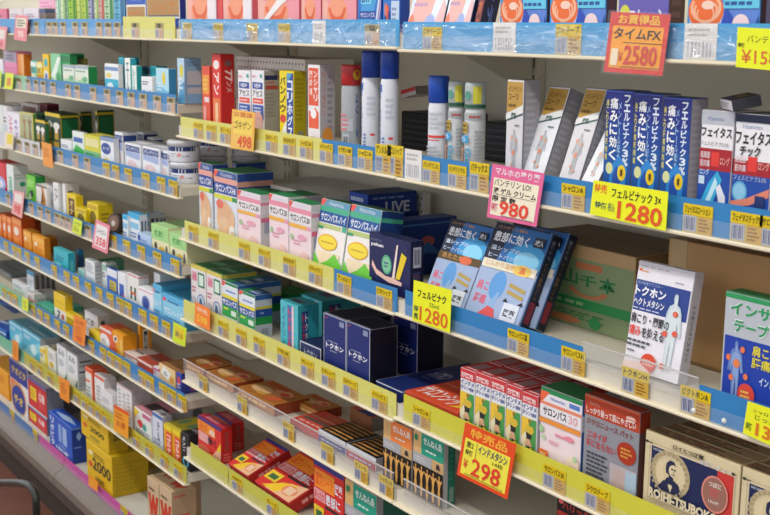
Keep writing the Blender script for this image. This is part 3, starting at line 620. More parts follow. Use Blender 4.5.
item(T, 100, 113.5, 136, .015, {'c': '#eceff4', 'f': [('r',0,.86,1,1,'#8a9cc0'),('e',.42,.6,.36,.2,'#2a4a9a'),('t','テープ',.2,.54,.66,.66,'#fff',.02),('p',[(0,0),(1,0),(1,.14),(.4,.3),(0,.1)],'#f0d858')], 's': [('r',0,0,1,1,'#d8d8dc')], 't': [('r',0,0,1,1,'#5a78b0')]}, 'white box with a navy oval and yellow foot on the third shelf', Y=.012)
vt = {'c': '#eceef2', 'f': [('r',.06,.72,.94,.92,'#2c4486'),('t','バンテリン',.1,.75,.9,.89,'#dfe6f4',.03),('p',[(.06,.55),(.94,.48),(.94,.7),(.06,.72)],'#a8b8e0'),('e',.45,.3,.3,.13,'#ecd0d0'),('g',.3,.05,.8,.14,1,'#b0b4c4')], 's': [('r',0,0,1,1,'#dde0e6'),('r',.05,.72,.95,.92,'#2c4486'),('g',.1,.2,.9,.5,3,'#9a9eb0')], 't': [('r',0,0,1,1,'#c4c8d4'),('r',.1,.2,.9,.8,'#e4e6ec')]}
item(T, 114.5, 122.5, 131.5, .04, vt, 'tall white and navy box behind the two white and navy boxes', Y=.03)
item(T, 124.5, 140.5, 142, .08, vt, 'white box with navy band, left of two, front of the third shelf', Y=.012, group='white boxes with a navy band')
item(T, 142, 159.5, 145.5, .08, vt, 'white box with navy band, right of two, front of the third shelf', Y=.012, group='white boxes with a navy band')
item(T, 137, 143, 131.5, .045, vt, 'white and navy box at the back, left of the stacked jars', Y=.15)
item(T, 147, 153, 137, .03, vt, 'white and navy box behind the right navy band box', Y=.12)
item(T, 160.5, 168, 150, .03, vt, 'narrow white and navy box between the boxes and the stacked jars', Y=.02)
def jar(key, px, py_top, r, h, Y, label, up=0, lidfrac=.0, lidcol='#23366e', group='white ointment jars', glass='#e6e6ec'):
    z = top_of(key)+up; X = x_at(px, Y, z+h*.5)
    if py_top: h = z_at(py_top, X, Y-r) - z
    t = empty('ointment_jar', (X, Y, z2(z)+.0004), (0, 0, 1.6)); tag(t, label, 'jar', group)
    hb = h*.74
    m = MB(); m.lathe([(r*.92, 0), (r*.96, .003), (r*.96, hb-.002), (r*.9, hb)], mat(glass, .25), 32)
    M = lambda u, v, l: (r*(.962+.0012*l)*math.sin((u-.5)*2.4-0.9), -r*(.962+.0012*l)*math.cos((u-.5)*2.4-0.9), hb*v)
    for k in range(10): m.art([('r', k/10, .68, (k+1)/10, .97, lidcol)], M)
    m.art([('g', .1, .3, .9, .6, 2, '#8a90a8'), ('e', .55, .45, .06, .12, '#e8a0a0'), ('r', .06, .1, .2, .3, '#2a3a78')], M, 3)
    m.build('jar_body', t)
    m = MB(); m.lathe([(r*.9, hb), (r, hb+.001), (r, h-.004), (r*.96, h-.001), (r*.8, h)], mat('#d4d5da', .3), 32)
    for k in range(48):
        a = 2*math.pi*k/48; m.box(r*math.cos(a)-.0006, r*math.cos(a)+.0006, r*math.sin(a)-.0006, r*math.sin(a)+.0006, hb+.003, h-.005, mat('#c4c6cc', .3))
    m.build('lid', t)
    return h
h1 = jar('L3', 187, None, .040, .050, .055, 'white ointment jar with navy band, lower one of the stack ending the third shelf')
jar('L3', 184, None, .040, .050, .055, 'white ointment jar on top of another jar at the end of the third shelf', up=.0512)

jar('L3', 213, None, .036, .050, .17, 'white ointment jar at the back, lower one seen left behind the shoulder photo boxes')
jar('L3', 213, None, .036, .050, .17, 'white ointment jar at the back, upper one left behind the shoulder photo boxes', up=.0512)
jar('L3', 246, None, .036, .050, .245, 'white ointment jar furthest back right, lower one of its stack')
jar('L3', 246, None, .036, .050, .245, 'white ointment jar furthest back right, upper one of its stack', up=.0512)
# ---- fourth shelf, left bays
T = 'L4'
item(T, -9, 5, 160, .06, {'c': '#d8323c', 'f': [('e',.6,.3,.4,.24,'#a8b4e8'),('e',.6,.28,.24,.14,'#e8e8f4')]}, 'red box with a lilac oval at the left photo edge, fourth shelf')
item(T, 6, 13, 164, 27.5, {'c': '#e4ebe8', 'f': [('r',.35,.08,.7,.62,'#3aa87a'),('v','キズ薬',.38,.12,.66,.6,'#e8f4ee',.02)], 's': [('r',0,0,1,1,'#d2d6d0'),('e',.6,.4,.2,.08,'#2a9a6a'),('g',.1,.55,.8,.75,2,'#9ab0a4')], 't': [('r',0,0,1,1,'#d8dcda')]}, 'tall white box with green vertical lettering on the fourth shelf')
item(T, 26, 35, 174, 45, {'c': '#6cc82c', 'f': [('p',[(.2,.2),(.8,.3),(.7,.5),(.3,.45)],'#1a4a2a'),('g',.1,.6,.9,.85,3,'#c8f090'),('p',[(.1,.1),(.5,.2),(.4,.4)],'#e8f8e0')], 's': [('r',0,0,1,1,'#1f8a3c')], 't': [('r',0,0,1,1,'#1f7a3c'),('r',0,.35,1,.6,'#a0d8a0')]}, 'bright green box with dark green lid on the fourth shelf')
item(T, 35.5, 46.5, 183.5, .05, {'c': '#e8e4de', 'f': [('p',[(.35,.05),(.8,.05),(.9,.4),(.7,.9),(.5,.9),(.6,.5)],'#c88a3c'),('p',[(.45,.2),(.7,.3),(.65,.7),(.55,.7)],'#7a4a20'),('r',0,.92,1,1,'#4a3a34')]}, 'white box with a brown curved bottle print on the fourth shelf')
item(T, 47, 52, 184, .05, G('#9aa0a8', '#c8ccd0', '#7a8088'), 'slim grey box between white boxes, fourth shelf', Y=.03)
item(T, 52.5, 59.5, 182, 62, {'c': '#ecebe8', 'f': [('v','ケア',.2,.4,.7,.85,'#5a6a6a',.02),('r',.84,0,.9,1,'#6a2a34')], 's': [('r',0,0,1,1,'#cfd4d0')]}, 'slim white box with a maroon edge on the fourth shelf')
item(T, 62, 66, 183, 79, {'c': '#f0efec', 'f': [('r',.8,0,.92,1,'#7a3038')], 's': [('r',0,0,1,1,'#d4d2cc'),('g',.15,.7,.75,.84,1,'#2a2626'),('e',.8,.35,.08,.05,'#2a2626')], 't': [('r',0,0,1,1,'#dcdad4')]}, 'white box with black text on its side on the fourth shelf')
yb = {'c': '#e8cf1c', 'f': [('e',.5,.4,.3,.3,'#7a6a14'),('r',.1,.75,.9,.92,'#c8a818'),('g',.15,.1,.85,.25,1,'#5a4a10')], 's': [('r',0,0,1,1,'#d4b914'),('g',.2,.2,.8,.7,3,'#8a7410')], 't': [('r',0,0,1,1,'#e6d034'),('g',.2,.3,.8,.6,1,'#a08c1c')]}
item(T, 66.3, 76, 193, 83, {'c': '#e6cc1c', 'f': [('r',.2,.08,.8,.85,'#6a3a1c'),('v','オナ',.3,.2,.7,.8,'#e8cc80')], 's': [('r',0,0,1,1,'#d8bc14')]}, 'yellow box with a dark brown panel on the fourth shelf', Y=.012)
item(T, 75, 86, 206.5, .05, yb, 'low yellow box in front of the brown panelled box', Y=.01)
item(T, 87, 98, 201.5, 113, yb, 'larger yellow box on the fourth shelf, its side facing right', Y=.02)
item(T, 100, 106, 206, .05, yb, 'half hidden yellow box behind the pink 358 card', Y=.015) if 0 else None
t = empty('round_tin'); X = x_at(117, .04, top_of(T)+.02); t.location = (X, .04, z2(top_of(T))+.0292); t.rotation_euler = (math.pi/2-.1, 0, .35); tag(t, 'round dark brown tin standing on edge on the fourth shelf', 'tin')
m = MB(); m.lathe([(.024,-.012),(.027,-.010),(.027,.010),(.024,.012)], mat('#3a3230', .3), 28); m.build('tin_body', t)
m = MB(); m.lathe([(.021,.012),(.021,.0126)], mat('#8a6a5c', .4), 24); m.lathe([(.008,.0127),(.008,.013)], mat('#d8d0c8', .4), 16); m.build('tin_face', t)
bw = {'c': '#eaf0f4', 'f': [('r',0,.82,1,1,'#38b0e0'),('r',.1,.5,.9,.7,'#8cc8e8'),('g',.1,.2,.9,.4,2,'#3a5aa0')], 's': [('r',0,0,1,1,'#d4dce2'),('r',.2,.2,.45,.8,'#4a5c70'),('r',.65,.2,.85,.8,'#5a6c80')], 't': [('r',0,0,1,1,'#30a0d4')]}
item(T, 122.3, 127.5, 214, .05, bw, 'white box with blue top band on the fourth shelf, left one of the row', Y=.012)
o = item(T, 128, 139.5, 211.5, 147, bw, 'white box with blue top band and slotted side on the fourth shelf', Y=.02)
item(T, 147, 149, 213, .03, bw, 'blue topped white box second from the front in its row', Y=.08)
item(T, 157, 159, 214, .02, bw, 'blue topped white box at the back of its row', Y=.14)
item(T, 137, 150.5, 232, .03, {'c': '#b8d0ee', 'f': [('g',.2,.3,.9,.7,2,'#7a9ad0'),('e',.15,.7,.1,.2,'#2a4a9a')]}, 'low pale blue box in front of the blue topped boxes', Y=.008)
cb = {'c': '#ece6b8', 'f': [('r',0,.5,1,1,'#a8dc8c'),('t','DHC',.2,.62,.8,.84,'#3a9a4c',.03),('e',.25,.3,.08,.12,'#5a4a3a'),('e',.6,.24,.16,.08,'#e8c040'),('p',[(.8,.05),(.95,.05),(.9,.4),(.84,.4)],'#7a6a70'),('r',0,.0,1,.06,'#d8c48c')], 's': [('r',0,0,1,1,'#d8d8a8')], 't': [('r',0,0,1,1,'#b8e4a0')]}
cb['f'][1] = ('t', '快適便', .2, .62, .8, .84, '#3a9a4c', .03)
item(T, 151, 168.5, 223, .10, cb, 'pale green and cream box with green lettering, left one of two', Y=.012, group='pale green and cream boxes')
item(T, 169, 186.5, 231.5, .10, cb, 'pale green and cream box at the right end of the fourth shelf', Y=.012, group='pale green and cream boxes', hmax=.12)

# ---- fifth shelf, left bays
T = 'L5'
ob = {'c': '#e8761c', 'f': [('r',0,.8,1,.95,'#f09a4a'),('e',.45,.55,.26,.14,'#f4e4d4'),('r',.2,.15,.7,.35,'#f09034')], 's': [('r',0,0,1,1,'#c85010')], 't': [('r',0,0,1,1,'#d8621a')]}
OL = 'orange box with a white dot, fifth shelf, '
for i, (a, b, y, lb) in enumerate([(-4,1.5,213,'cut by the photo edge'),(2,6,214,'second from the photo edge'),(6.5,11,216,'third from the photo edge'),(11.5,21,216,'nearest, with a wide brown side')]):
    item(T, a, b, y, 35 if i == 3 else .1, ob, OL+lb, Y=.014, hmax=.12)
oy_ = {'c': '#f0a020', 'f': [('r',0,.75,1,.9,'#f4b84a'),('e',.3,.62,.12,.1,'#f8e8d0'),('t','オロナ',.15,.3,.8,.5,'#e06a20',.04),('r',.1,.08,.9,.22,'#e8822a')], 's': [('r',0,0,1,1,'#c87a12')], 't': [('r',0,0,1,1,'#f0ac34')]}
item(T, 23, 31, 229, .03, oy_, 'slim yellow orange box in the middle of the orange boxes', Y=.014)
item(T, 32, 44, 233.5, 50, oy_, 'wide yellow orange box with red katakana on the fifth shelf', Y=.012)
item(T, 45, 51, 235.5, .02, {**oy_, 'c': '#d88e18'}, 'yellow orange box behind the wide one, fifth shelf', Y=.08)
item(T, 53.5, 68, 247, 75, {'c': '#38b8c4', 'f': [('g',.15,.4,.8,.7,2,'#1a6a98'),('r',.1,.15,.5,.3,'#8ad8e0')], 's': [('r',0,0,1,1,'#2a9cb4'),('r',.3,.1,.7,.6,'#58c0c8')], 't': [('r',0,0,1,1,'#4cc4cc')]}, 'turquoise box on the fifth shelf beside the orange boxes', Y=.014)
item(T, 75.5, 79, 249, .015, G('#2f78b8', '#2a9ab4', '#205a98'), 'blue box right behind the turquoise box', Y=.07)
wb = {'c': '#e4e8e8', 'f': [('g',.1,.5,.9,.9,5,'#8a98a0'),('r',.1,.1,.9,.3,'#c0c8d0')], 's': [('r',0,0,1,1,'#c8ccd0'),('g',.1,.1,.9,.9,5,'#9aa4ac')], 't': [('r',0,0,1,1,'#dcdcdc'),('g',.1,.1,.9,.9,3,'#6a9aa0')]}
item(T, 78, 84, 268, .04, {**wb, 'c': '#8ad0c8'}, 'low mint and white box on the fifth shelf', Y=.01)
item(T, 85, 94.5, 258.5, 102, wb, 'white box with grey stripes on the fifth shelf', Y=.014)
item(T, 96, 101.5, 259.5, 124, {'c': '#e8ecea', 'f': [('r',0,0,.12,1,'#1a8a58'),('g',.3,.5,.9,.8,3,'#7aa898')], 's': [('r',0,0,1,1,'#5a9a7c'),('g',.2,.2,.9,.8,4,'#d8e8dc')], 't': [('r',0,0,1,1,'#1c7a4a')]}, 'white box with a dark green top on the fifth shelf', Y=.04)
item(T, 101.8, 106, 262, .03, G('#e0e6e4', '#9ac0b0', '#c0ccc8'), 'slim pale box in front of the green topped box', Y=.014)
item(T, 106.5, 117, 267, 119, {'c': '#3a6ac8', 'f': [('r',0,.72,1,1,'#e4e8ee'),('r',.25,.22,.9,.58,'#c8b850'),('g',.3,.26,.85,.52,2,'#8a7a40')], 's': [('r',0,0,1,1,'#30509a')]}, 'blue box with a gold square on the fifth shelf', Y=.01)
item(T, 117.3, 125, 271, .04, {'c': '#e8ecf0', 'f': [('r',.2,.1,.8,.6,'#3a60b8'),('p',[(.2,.1),(.8,.1),(.8,.3)],'#d86a70')]}, 'small white and blue box beside the red lined box', Y=.008)
item(T, 127, 138.5, 272, 149, {'c': '#eae8e4', 'f': [('r',.25,.2,.4,.6,'#2c5a34'),('r',.6,.2,.75,.6,'#2c5a34'),('r',.25,.36,.75,.44,'#d8623a'),('r',0,.94,1,.97,'#c8484a')], 's': [('r',0,0,1,1,'#c8c8c8'),('r',0,.94,1,.97,'#c85a5a')], 't': [('r',0,0,1,1,'#e4e2de')]}, 'white box with a red line and a green and orange emblem', Y=.014)
item(T, 138.5, 152.5, 286, .06, {'c': '#eef0f4', 'f': [('e',.5,.42,.3,.3,'#7a88c0'),('e',.5,.42,.2,.22,'#38509c'),('r',0,.88,1,.92,'#e09aa0')]}, 'white box with a purple oval on the fifth shelf', Y=.01)
item(T, 153.5, 160, 272, .10, {'c': '#e4e8ec', 'f': [('g',.1,.2,.9,.6,2,'#9aa4b4')], 's': [('r',0,0,1,1,'#d0d8dc'),('e',.5,.5,.32,.3,'#3a5a9a'),('e',.5,.45,.12,.12,'#a8c0e0')], 't': [('r',0,0,1,1,'#e8eaee')]}, 'white box with a dark blue ellipse on its side at the back', Y=.05)
ls = {'c': '#8cd0ea', 'f': [('r',0,.8,1,1,'#5ab4e0'),('e',.1,.8,.08,.07,'#e8486a'),('g',.25,.74,.85,.84,1,'#24559a'),('t','サロンシップ',.1,.34,.92,.56,'#f0f8fc',.04),('g',.1,.1,.9,.26,2,'#4a88b8')], 's': [('r',0,0,1,1,'#4aa4cc')], 't': [('r',0,0,1,1,'#3f9cc8')]}
item(T, 152.8, 161.5, 283, .12, ls, 'sky blue box half hidden, left one of two on the fifth shelf', Y=.014)
item(T, 162, 184, 292, .10, ls, 'sky blue box with white katakana at the right end of the fifth shelf', Y=.012)

# ---- sixth shelf, left bays
T = 'L6'
item(T, -12, 11, 262, .10, G('#8a9298', '#707a80', '#a8aeb0', top='#6a7478', txt='#4a5a5a'), 'grey tray pack at the left photo edge, sixth shelf', Y=.08, hmax=.06)
item(T, 12, 26, 279, .07, G('#dcdee2', None, '#c0d8c8', top='#e0e0e2', txt='#7a8a98'), 'white box with grey print on the sixth shelf', Y=.03)
item(T, 26.5, 33.5, 269.5, 55, {'c': '#e0e6ec', 'f': [('r',0,.86,1,1,'#3aa4d4'),('g',.2,.2,.8,.7,4,'#b0b8c4')], 's': [('r',0,0,1,1,'#9a9694')]+[('r',.1+.24*k,.25,.24+.24*k,.9,'#5a5450') for k in range(4)]+[('e',.17+.24*k,.2,.06,.07,'#c84a40') for k in range(4)], 't': [('r',0,0,1,1,'#b8bcc0')]}, 'white box with a blue cap and dark slots in its side', Y=.04)
item(T, 27, 34, 291, 58, G('#ddd6d2', None, '#e06a60', side='#c0bcb8', top='#c8c4c0'), 'low grey white box under the slotted box on the sixth shelf', Y=.012)
item(T, 37, 52, 302, .10, G('#58c0a0', None, '#7ad0b0', top='#50b498'), 'low mint green box on the sixth shelf', Y=.02, hmax=.03)
item(T, 53.5, 65, 291, 72.5, {'c': '#eae6da', 'f': [('r',0,.45,1,1,'#ecc818'),('t','7',.25,.1,.55,.38,'#28406a',.05),('e',.75,.24,.12,.1,'#c8503a'),('r',.1,.68,.9,.72,'#d8a810')], 's': [('r',0,0,1,1,'#d8d0b8'),('r',0,.45,1,1,'#d8b414'),('e',.4,.24,.16,.1,'#4a4a4a')], 't': [('r',0,0,1,1,'#f0d030')]}, 'yellow topped white box on the sixth shelf', Y=.012)
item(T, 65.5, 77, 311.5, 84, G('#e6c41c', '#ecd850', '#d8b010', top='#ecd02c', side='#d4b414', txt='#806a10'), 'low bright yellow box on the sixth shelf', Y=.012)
item(T, 84.5, 97.5, 309.5, 110, {'c': '#e8eaec', 'f': [('t','ビタ',.15,.45,.7,.75,'#3a4a5a',.02),('g',.15,.15,.8,.35,2,'#8a949c')], 's': [('r',0,0,1,1,'#b4b6b8'),('e',.4,.6,.2,.2,'#4a4a50'),('g',.2,.2,.8,.4,2,'#8a8a90')], 't': [('r',0,0,1,1,'#dcdee0')]}, 'white box with dark lettering on the sixth shelf', Y=.03)
item(T, 88.5, 99, 328.5, .04, G('#ecd02c', None, '#f0e080', txt='#8a7a18'), 'flat yellow box in front of the lettered white box', Y=.006)
item(T, 99.5, 111.5, 325.5, .06, {'c': '#e86a44', 'f': [('e',.4,.4,.42,.34,'#f0ecea'),('g',.15,.3,.6,.5,2,'#9a6a60'),('r',0,.88,1,1,'#e8e0dc')]}, 'red orange box with a large white oval on the sixth shelf', Y=.01)
item(T, 112, 123, 330, 137, {'c': '#eca018', 'f': [('e',.3,.7,.2,.14,'#f2e8e0'),('e',.3,.7,.1,.08,'#5a4a5a'),('p',[(0,0),(.5,0),(.3,.5),(0,.6)],'#e0643c'),('r',.7,.1,.95,.8,'#f0c060')], 's': [('r',0,0,1,1,'#dc8e10')], 't': [('r',0,0,1,1,'#eca424')]}, 'orange yellow box with a round white seal, sixth shelf', Y=.012)
item(T, 137.5, 140, 324, 151, {'c': '#e89a14', 'f': [], 's': [('r',0,0,1,1,'#dc8c10'),('r',.25,.1,.7,.85,'#e8e4d8'),('r',.32,.14,.64,.8,'#2a2a2c'),('v','浅田',.36,.3,.6,.7,'#e8e4d8',.02)], 't': [('r',0,0,1,1,'#eca020')]}, 'orange yellow box with a black and white plaque on its side', Y=.06)
for i, (a, b, y, c1, c2, tp, lb) in enumerate([(122,136,350,'#e0dcd8','#c8503c','#e4d8d0','flat white box with red print on the sixth shelf'),(137,152,357,'#c84a34','#e8d4c8','#b04a38','flat red box beside the bags on the sixth shelf'),
        (153,158,366,'#e8dce4','#c85a80','#e8e0e4','flat pinkish white box on the sixth shelf')]):
    item(T, a, b, y, .07, G(c1, c2, None, top=tp), lb, Y=.014, hmax=.05)
bg = {'c': '#e8c890', 'f': [('p',[(.1,.5),(.55,.2),(.75,.7),(.3,.98)],'#ecebe4'),('g',.3,.45,.6,.7,2,'#5a5a60'),('e',.8,.4,.12,.2,'#e8a030')], 's': [('r',0,0,1,1,'#d88a4a'),('e',.4,.5,.3,.3,'#e8b070')], 't': [('r',0,0,1,1,'#a87848'),('r',.1,.1,.6,.5,'#b88a58')]}
item(T, 159, 175, 362.5, .16, bg, 'cream snack box with a white slanted label, sixth shelf', Y=.02, hmax=.08)
item(T, 176, 181.5, 371, .12, {'c': '#3048a8', 'f': [('e',.5,.6,.3,.2,'#d84a50'),('g',.1,.2,.9,.5,2,'#e8e8f0')], 's': [('r',0,0,1,1,'#2f3d94'),('e',.3,.6,.24,.2,'#e05058'),('e',.36,.58,.12,.12,'#e8ecf4'),('g',.2,.1,.8,.3,2,'#c84858')], 't': [('r',0,0,1,1,'#9a6a4c')]}, 'blue and red box at the right end of the sixth shelf', Y=.014)

# ---- seventh shelf, left bays
T = 'L7'
for i, (a, b, y, Y) in enumerate([(-6, 2, 306, .155), (2.5, 14, 306, .155), (-8, 6, 322, .012)]):
    item(T, a, b, y, .10, {'c': '#2470c8', 'f': [('p',[(0,.3),(1,.5),(1,.7),(0,.5)],'#e4eef8'),('e',.4,.2,.2,.1,'#48a8e0')], 's': [('r',0,0,1,1,'#1c50a8')], 't': [('r',0,0,1,1,'#1a4aa0'),('p',[(0,.2),(.5,.4),(1,.2),(1,.4),(.5,.6),(0,.4)],'#a8c0e4')]}, ['dark blue wavy pack cut by the left photo edge, seventh shelf', 'dark blue wavy pack with white wave on the seventh shelf', 'blue and white pack in front at the left end of the seventh shelf'][i], Y=Y)
tb = {'c': '#5ab8d8', 'f': [('p',[(0,0),(.6,0),(1,.5),(1,.8),(.3,.4)],'#8cd0e4'),('e',.6,.35,.16,.22,'#d8ecf2'),('r',0,.9,1,.96,'#c8e4ee'),('g',.1,.65,.6,.8,2,'#e8f4f8')], 's': [('r',0,0,1,1,'#a8acb0'),('r',0,.0,1,.3,'#98a0a8')], 't': [('r',0,0,1,1,'#68a8bc'),('r',.0,.3,.9,.42,'#b8d0d8'),('r',.2,.6,1,.72,'#3f90a8')]}
item(T, 9, 22, 320, .2, tb, 'large light blue pack, left one of two on the seventh shelf', Y=.02)
item(T, 22.5, 40, 327.5, 60, tb, 'large light blue pack, right one with grey side, seventh shelf', Y=.02)
item(T, 39.5, 44, 346, .06, G('#e4e0c0', '#e8c828', '#e8e0a0'), 'slim cream and yellow box, seventh shelf', Y=.012)
item(T, 44.3, 55.5, 346, 58, {'c': '#dfe0d8', 'f': [('r',0,0,.3,1,'#e0cc50'),('e',.6,.35,.2,.12,'#d8b428'),('g',.4,.6,.9,.85,3,'#9aa098')], 's': [('r',0,0,1,1,'#c4c8c8')]}, 'white box with a yellow stripe and gold seal, seventh shelf', Y=.014)
wl = {'c': '#e2e6e8', 'f': [('t','ルル',.15,.72,.8,.88,'#3a4a58',.04),('g',.15,.4,.8,.6,3,'#8a98a4'),('p',[(.7,.05),(.95,.05),(.95,.3)],'#2c7a68')], 's': [('r',0,0,1,1,'#b4b6b8'),('r',.15,.8,.95,.84,'#3a3c44'),('r',.15,.68,.95,.71,'#6a6c74'),('r',.1,.5,.95,.55,'#3a3c44'),('g',.1,.1,.9,.4,4,'#8a8c94')], 't': [('r',0,0,1,1,'#c8cacc'),('g',.1,.2,.9,.7,2,'#70747c')]}
item(T, 56.5, 66, 343, .08, wl, 'white box with dark lettering, left one of two on the seventh shelf', Y=.014)
item(T, 66.5, 77, 350, 92, wl, 'white box with dark lettering and striped side, seventh shelf', Y=.016)
item(T, 85, 92.5, 366, 106, {'c': '#e4e2dc', 'f': [('r',0,.86,1,1,'#e85a2c'),('r',.85,0,1,1,'#e85a2c'),('r',0,.55,.6,.62,'#e0603a'),('g',.1,.1,.7,.45,3,'#8aa0a8')], 's': [('r',0,0,1,1,'#d84c20')], 't': [('r',0,0,1,1,'#e0521f')]}, 'white fronted box with orange red side and top, seventh shelf', Y=.014)
item(T, 94, 104, 373, 116, {'c': '#e6e4e2', 'f': [('r',0,.9,1,1,'#e0705a'),('g',.2,.2,.8,.7,4,'#a8a4a8')], 's': [('r',0,0,1,1,'#c4bebc'),('g',.2,.5,.8,.7,2,'#8a868a')], 't': [('r',0,0,1,1,'#e4e0de'),('p',[(0,.5),(.6,1),(0,1)],'#e05a34')]}, 'white box with an orange corner on its top, seventh shelf', Y=.012)
item(T, 100.5, 112, 388, .06, G('#e4e2e4', None, '#d8d4d8', top='#d8d4d4', txt='#a8a4ac'), 'short plain white box behind the orange card, seventh shelf', Y=.006)
tw = {'c': '#e6e4e4', 'f': [('v','オクスリ',.38,.1,.6,.85,'#7a808c',.0),('g',.1,.1,.3,.9,8,'#a8aab2'),('g',.7,.1,.9,.9,8,'#a8aab2'),('r',0,.96,1,1,'#e0b8b4')], 's': [('r',0,0,1,1,'#b8b0b0'),('v','クスリ',.12,.3,.24,.8,'#8a868c',.0),('v','オクス',.5,.3,.62,.8,'#8a868c',.0),('r',.28,0,.31,1,'#a09898'),('r',.66,0,.69,1,'#a09898')], 't': [('r',0,0,1,1,'#c8bebc'),('r',.3,0,.34,1,'#a89e9c')]}
item(T, 116.5, 131.5, 382, 151, tw, 'tall white box with columns of grey text, seventh shelf', Y=.014)
item(T, 134, 151, 406, .12, {'c': '#e0e4e0', 'f': [('e',.35,.5,.16,.14,'#d84a50'),('e',.6,.45,.12,.12,'#38a090'),('p',[(0,.6),(.3,.9),(0,1)],'#ecd03c'),('g',.1,.1,.9,.3,3,'#5a5a70'),('r',.5,.8,1,.95,'#c86a90')], 's': [('r',0,0,1,1,'#c8ccd0')], 't': [('r',0,0,1,1,'#cc8a94'),('r',.1,.2,.9,.5,'#3a3038'),('g',.1,.6,.9,.9,1,'#4a6ac0')]}, 'low multicoloured box with pink and black top, seventh shelf', Y=.01)
item(T, 152, 162.5, 411, 172, {'c': '#d4d8e6', 'f': [('v','テル',.45,.2,.7,.8,'#4a4a5c',.03),('g',.1,.1,.9,.3,2,'#8a90b0'),('r',0,.9,1,1,'#3a70b0')], 's': [('r',0,0,1,1,'#a8acbc')], 't': [('r',0,0,1,1,'#d8d0d0'),('r',.1,.1,.5,.9,'#e4e4e8'),('g',.5,.2,.9,.8,3,'#7a7480')]}, 'lilac white box with a red and white top, seventh shelf', Y=.014)
item(T, 175, 182, 401, .06, {'c': '#a0a4b8', 'f': [('g',.1,.2,.9,.7,3,'#4a4a5a')], 't': [('r',0,0,1,1,'#c8c0c4'),('r',.2,.2,.8,.8,'#6a6470')]}, 'grey lilac box at the back right of the seventh shelf', Y=.14, hmax=.05)
yo = {'c': '#e6a41c', 'f': [('r',0,.86,1,1,'#e8d428'),('r',.3,0,1,.8,'#e0542c'),('v','コルゲ',.4,.1,.85,.72,'#f0e8e0',.03)], 's': [('r',0,0,1,1,'#c89a18')], 't': [('r',0,0,1,1,'#d6c83c'),('e',.4,.5,.25,.2,'#7ab088')]}
item(T, 163.5, 171.5, 423, .10, yo, 'yellow and orange box with white vertical katakana, left one', Y=.012, group='yellow and orange boxes on the seventh shelf')
item(T, 172, 180, 428, .10, yo, 'yellow and orange box with white vertical katakana, beside the black box', Y=.012, group='yellow and orange boxes on the seventh shelf')
item(T, 180.5, 189, 431, .10, {'c': '#22242a', 'f': [('v','メンズ',.2,.5,.55,.92,'#d8d8dc',.03),('a',.55,.22,.36,.16,0,360,.6,'#58c0e8'),('g',.1,.02,.9,.1,1,'#8ad0e8')], 's': [('r',0,0,1,1,'#1a1a20'),('g',.2,.3,.8,.8,5,'#55555c')], 't': [('r',0,0,1,1,'#2a2a2e'),('g',.1,.2,.9,.7,2,'#a8a8ac')]}, 'black box with a blue ring at the right end of the seventh shelf', Y=.01)

# ---- bottom deck, left bays
T = 'L8'
item(T, -14, 8, 358, .2, {'c': '#e8a01c', 'f': [('r',0,0,1,.2,'#e0921a'),('g',.1,.5,.9,.8,2,'#c8641c')], 's': [('r',0,0,1,1,'#cc8410')], 't': [('r',0,0,1,1,'#e8a830')]}, 'plain orange yellow carton at the left photo edge on the bottom deck', Y=.03)
pk = {'c': '#e8e4dc', 'f': [('p',[(0,.62),(1,.62),(1,1),(0,1)],'#2a3a90'),('t','チオビタ',.12,.74,.9,.9,'#e8c84a',.05),('e',.42,.28,.46,.34,'#d89a5a'),('e',.45,.26,.38,.28,'#2c4096'),('t','チオ',.2,.16,.7,.34,'#ecc83c',.04),('p',[(.05,.45),(.3,.6),(.05,.62)],'#e8784a')], 's': [('r',0,0,1,1,'#8a8e9c')], 't': [('r',0,0,1,1,'#3a4a9a')]}
item(T, 9, 27, 357, .2, pk, 'white carton with navy band and yellow katakana on the bottom deck', Y=.02)
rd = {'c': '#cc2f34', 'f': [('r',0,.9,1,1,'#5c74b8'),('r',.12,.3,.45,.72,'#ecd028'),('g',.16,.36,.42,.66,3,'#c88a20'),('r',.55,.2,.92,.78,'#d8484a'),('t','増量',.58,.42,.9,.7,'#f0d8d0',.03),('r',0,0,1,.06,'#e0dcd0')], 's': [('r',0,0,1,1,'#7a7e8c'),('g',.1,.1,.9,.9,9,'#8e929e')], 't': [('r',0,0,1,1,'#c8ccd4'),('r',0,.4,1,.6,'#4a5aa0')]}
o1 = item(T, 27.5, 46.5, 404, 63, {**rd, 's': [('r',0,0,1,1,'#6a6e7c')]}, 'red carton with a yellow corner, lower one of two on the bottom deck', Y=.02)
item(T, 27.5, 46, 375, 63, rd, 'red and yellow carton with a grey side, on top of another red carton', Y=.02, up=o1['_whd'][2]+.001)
item(T, 48.5, 71.5, 410.5, 85.5, {'c': '#2858bc', 'f': [('v','リポビタ',.06,.08,.22,.92,'#e8ecf4',.02),('r',.42,.35,.55,.85,'#8aa8dc'),('r',.6,.35,.78,.85,'#a0b8e4'),('t','100本',.3,.08,.85,.2,'#e4ecf8',.03),('g',.42,.22,.85,.32,1,'#88a4dc')], 's': [('r',0,0,1,1,'#1a3a8c'),('p',[(.3,.75),(.5,.88),(.7,.75),(.5,.62)],'#8ab0dc'),('g',.15,.4,.9,.5,1,'#6a88c8'),('r',0,.96,1,.985,'#88a8d8')], 't': [('r',0,0,1,1,'#2458c4'),('p',[(.1,.4),(.5,.2),(.9,.5),(.5,.8)],'#a8c4e8'),('r',0,0,1,.03,'#a8c4e8')]}, 'royal blue carton with white stripes and lettering on the bottom deck', Y=.002, name='cardboard_carton', cat='carton')
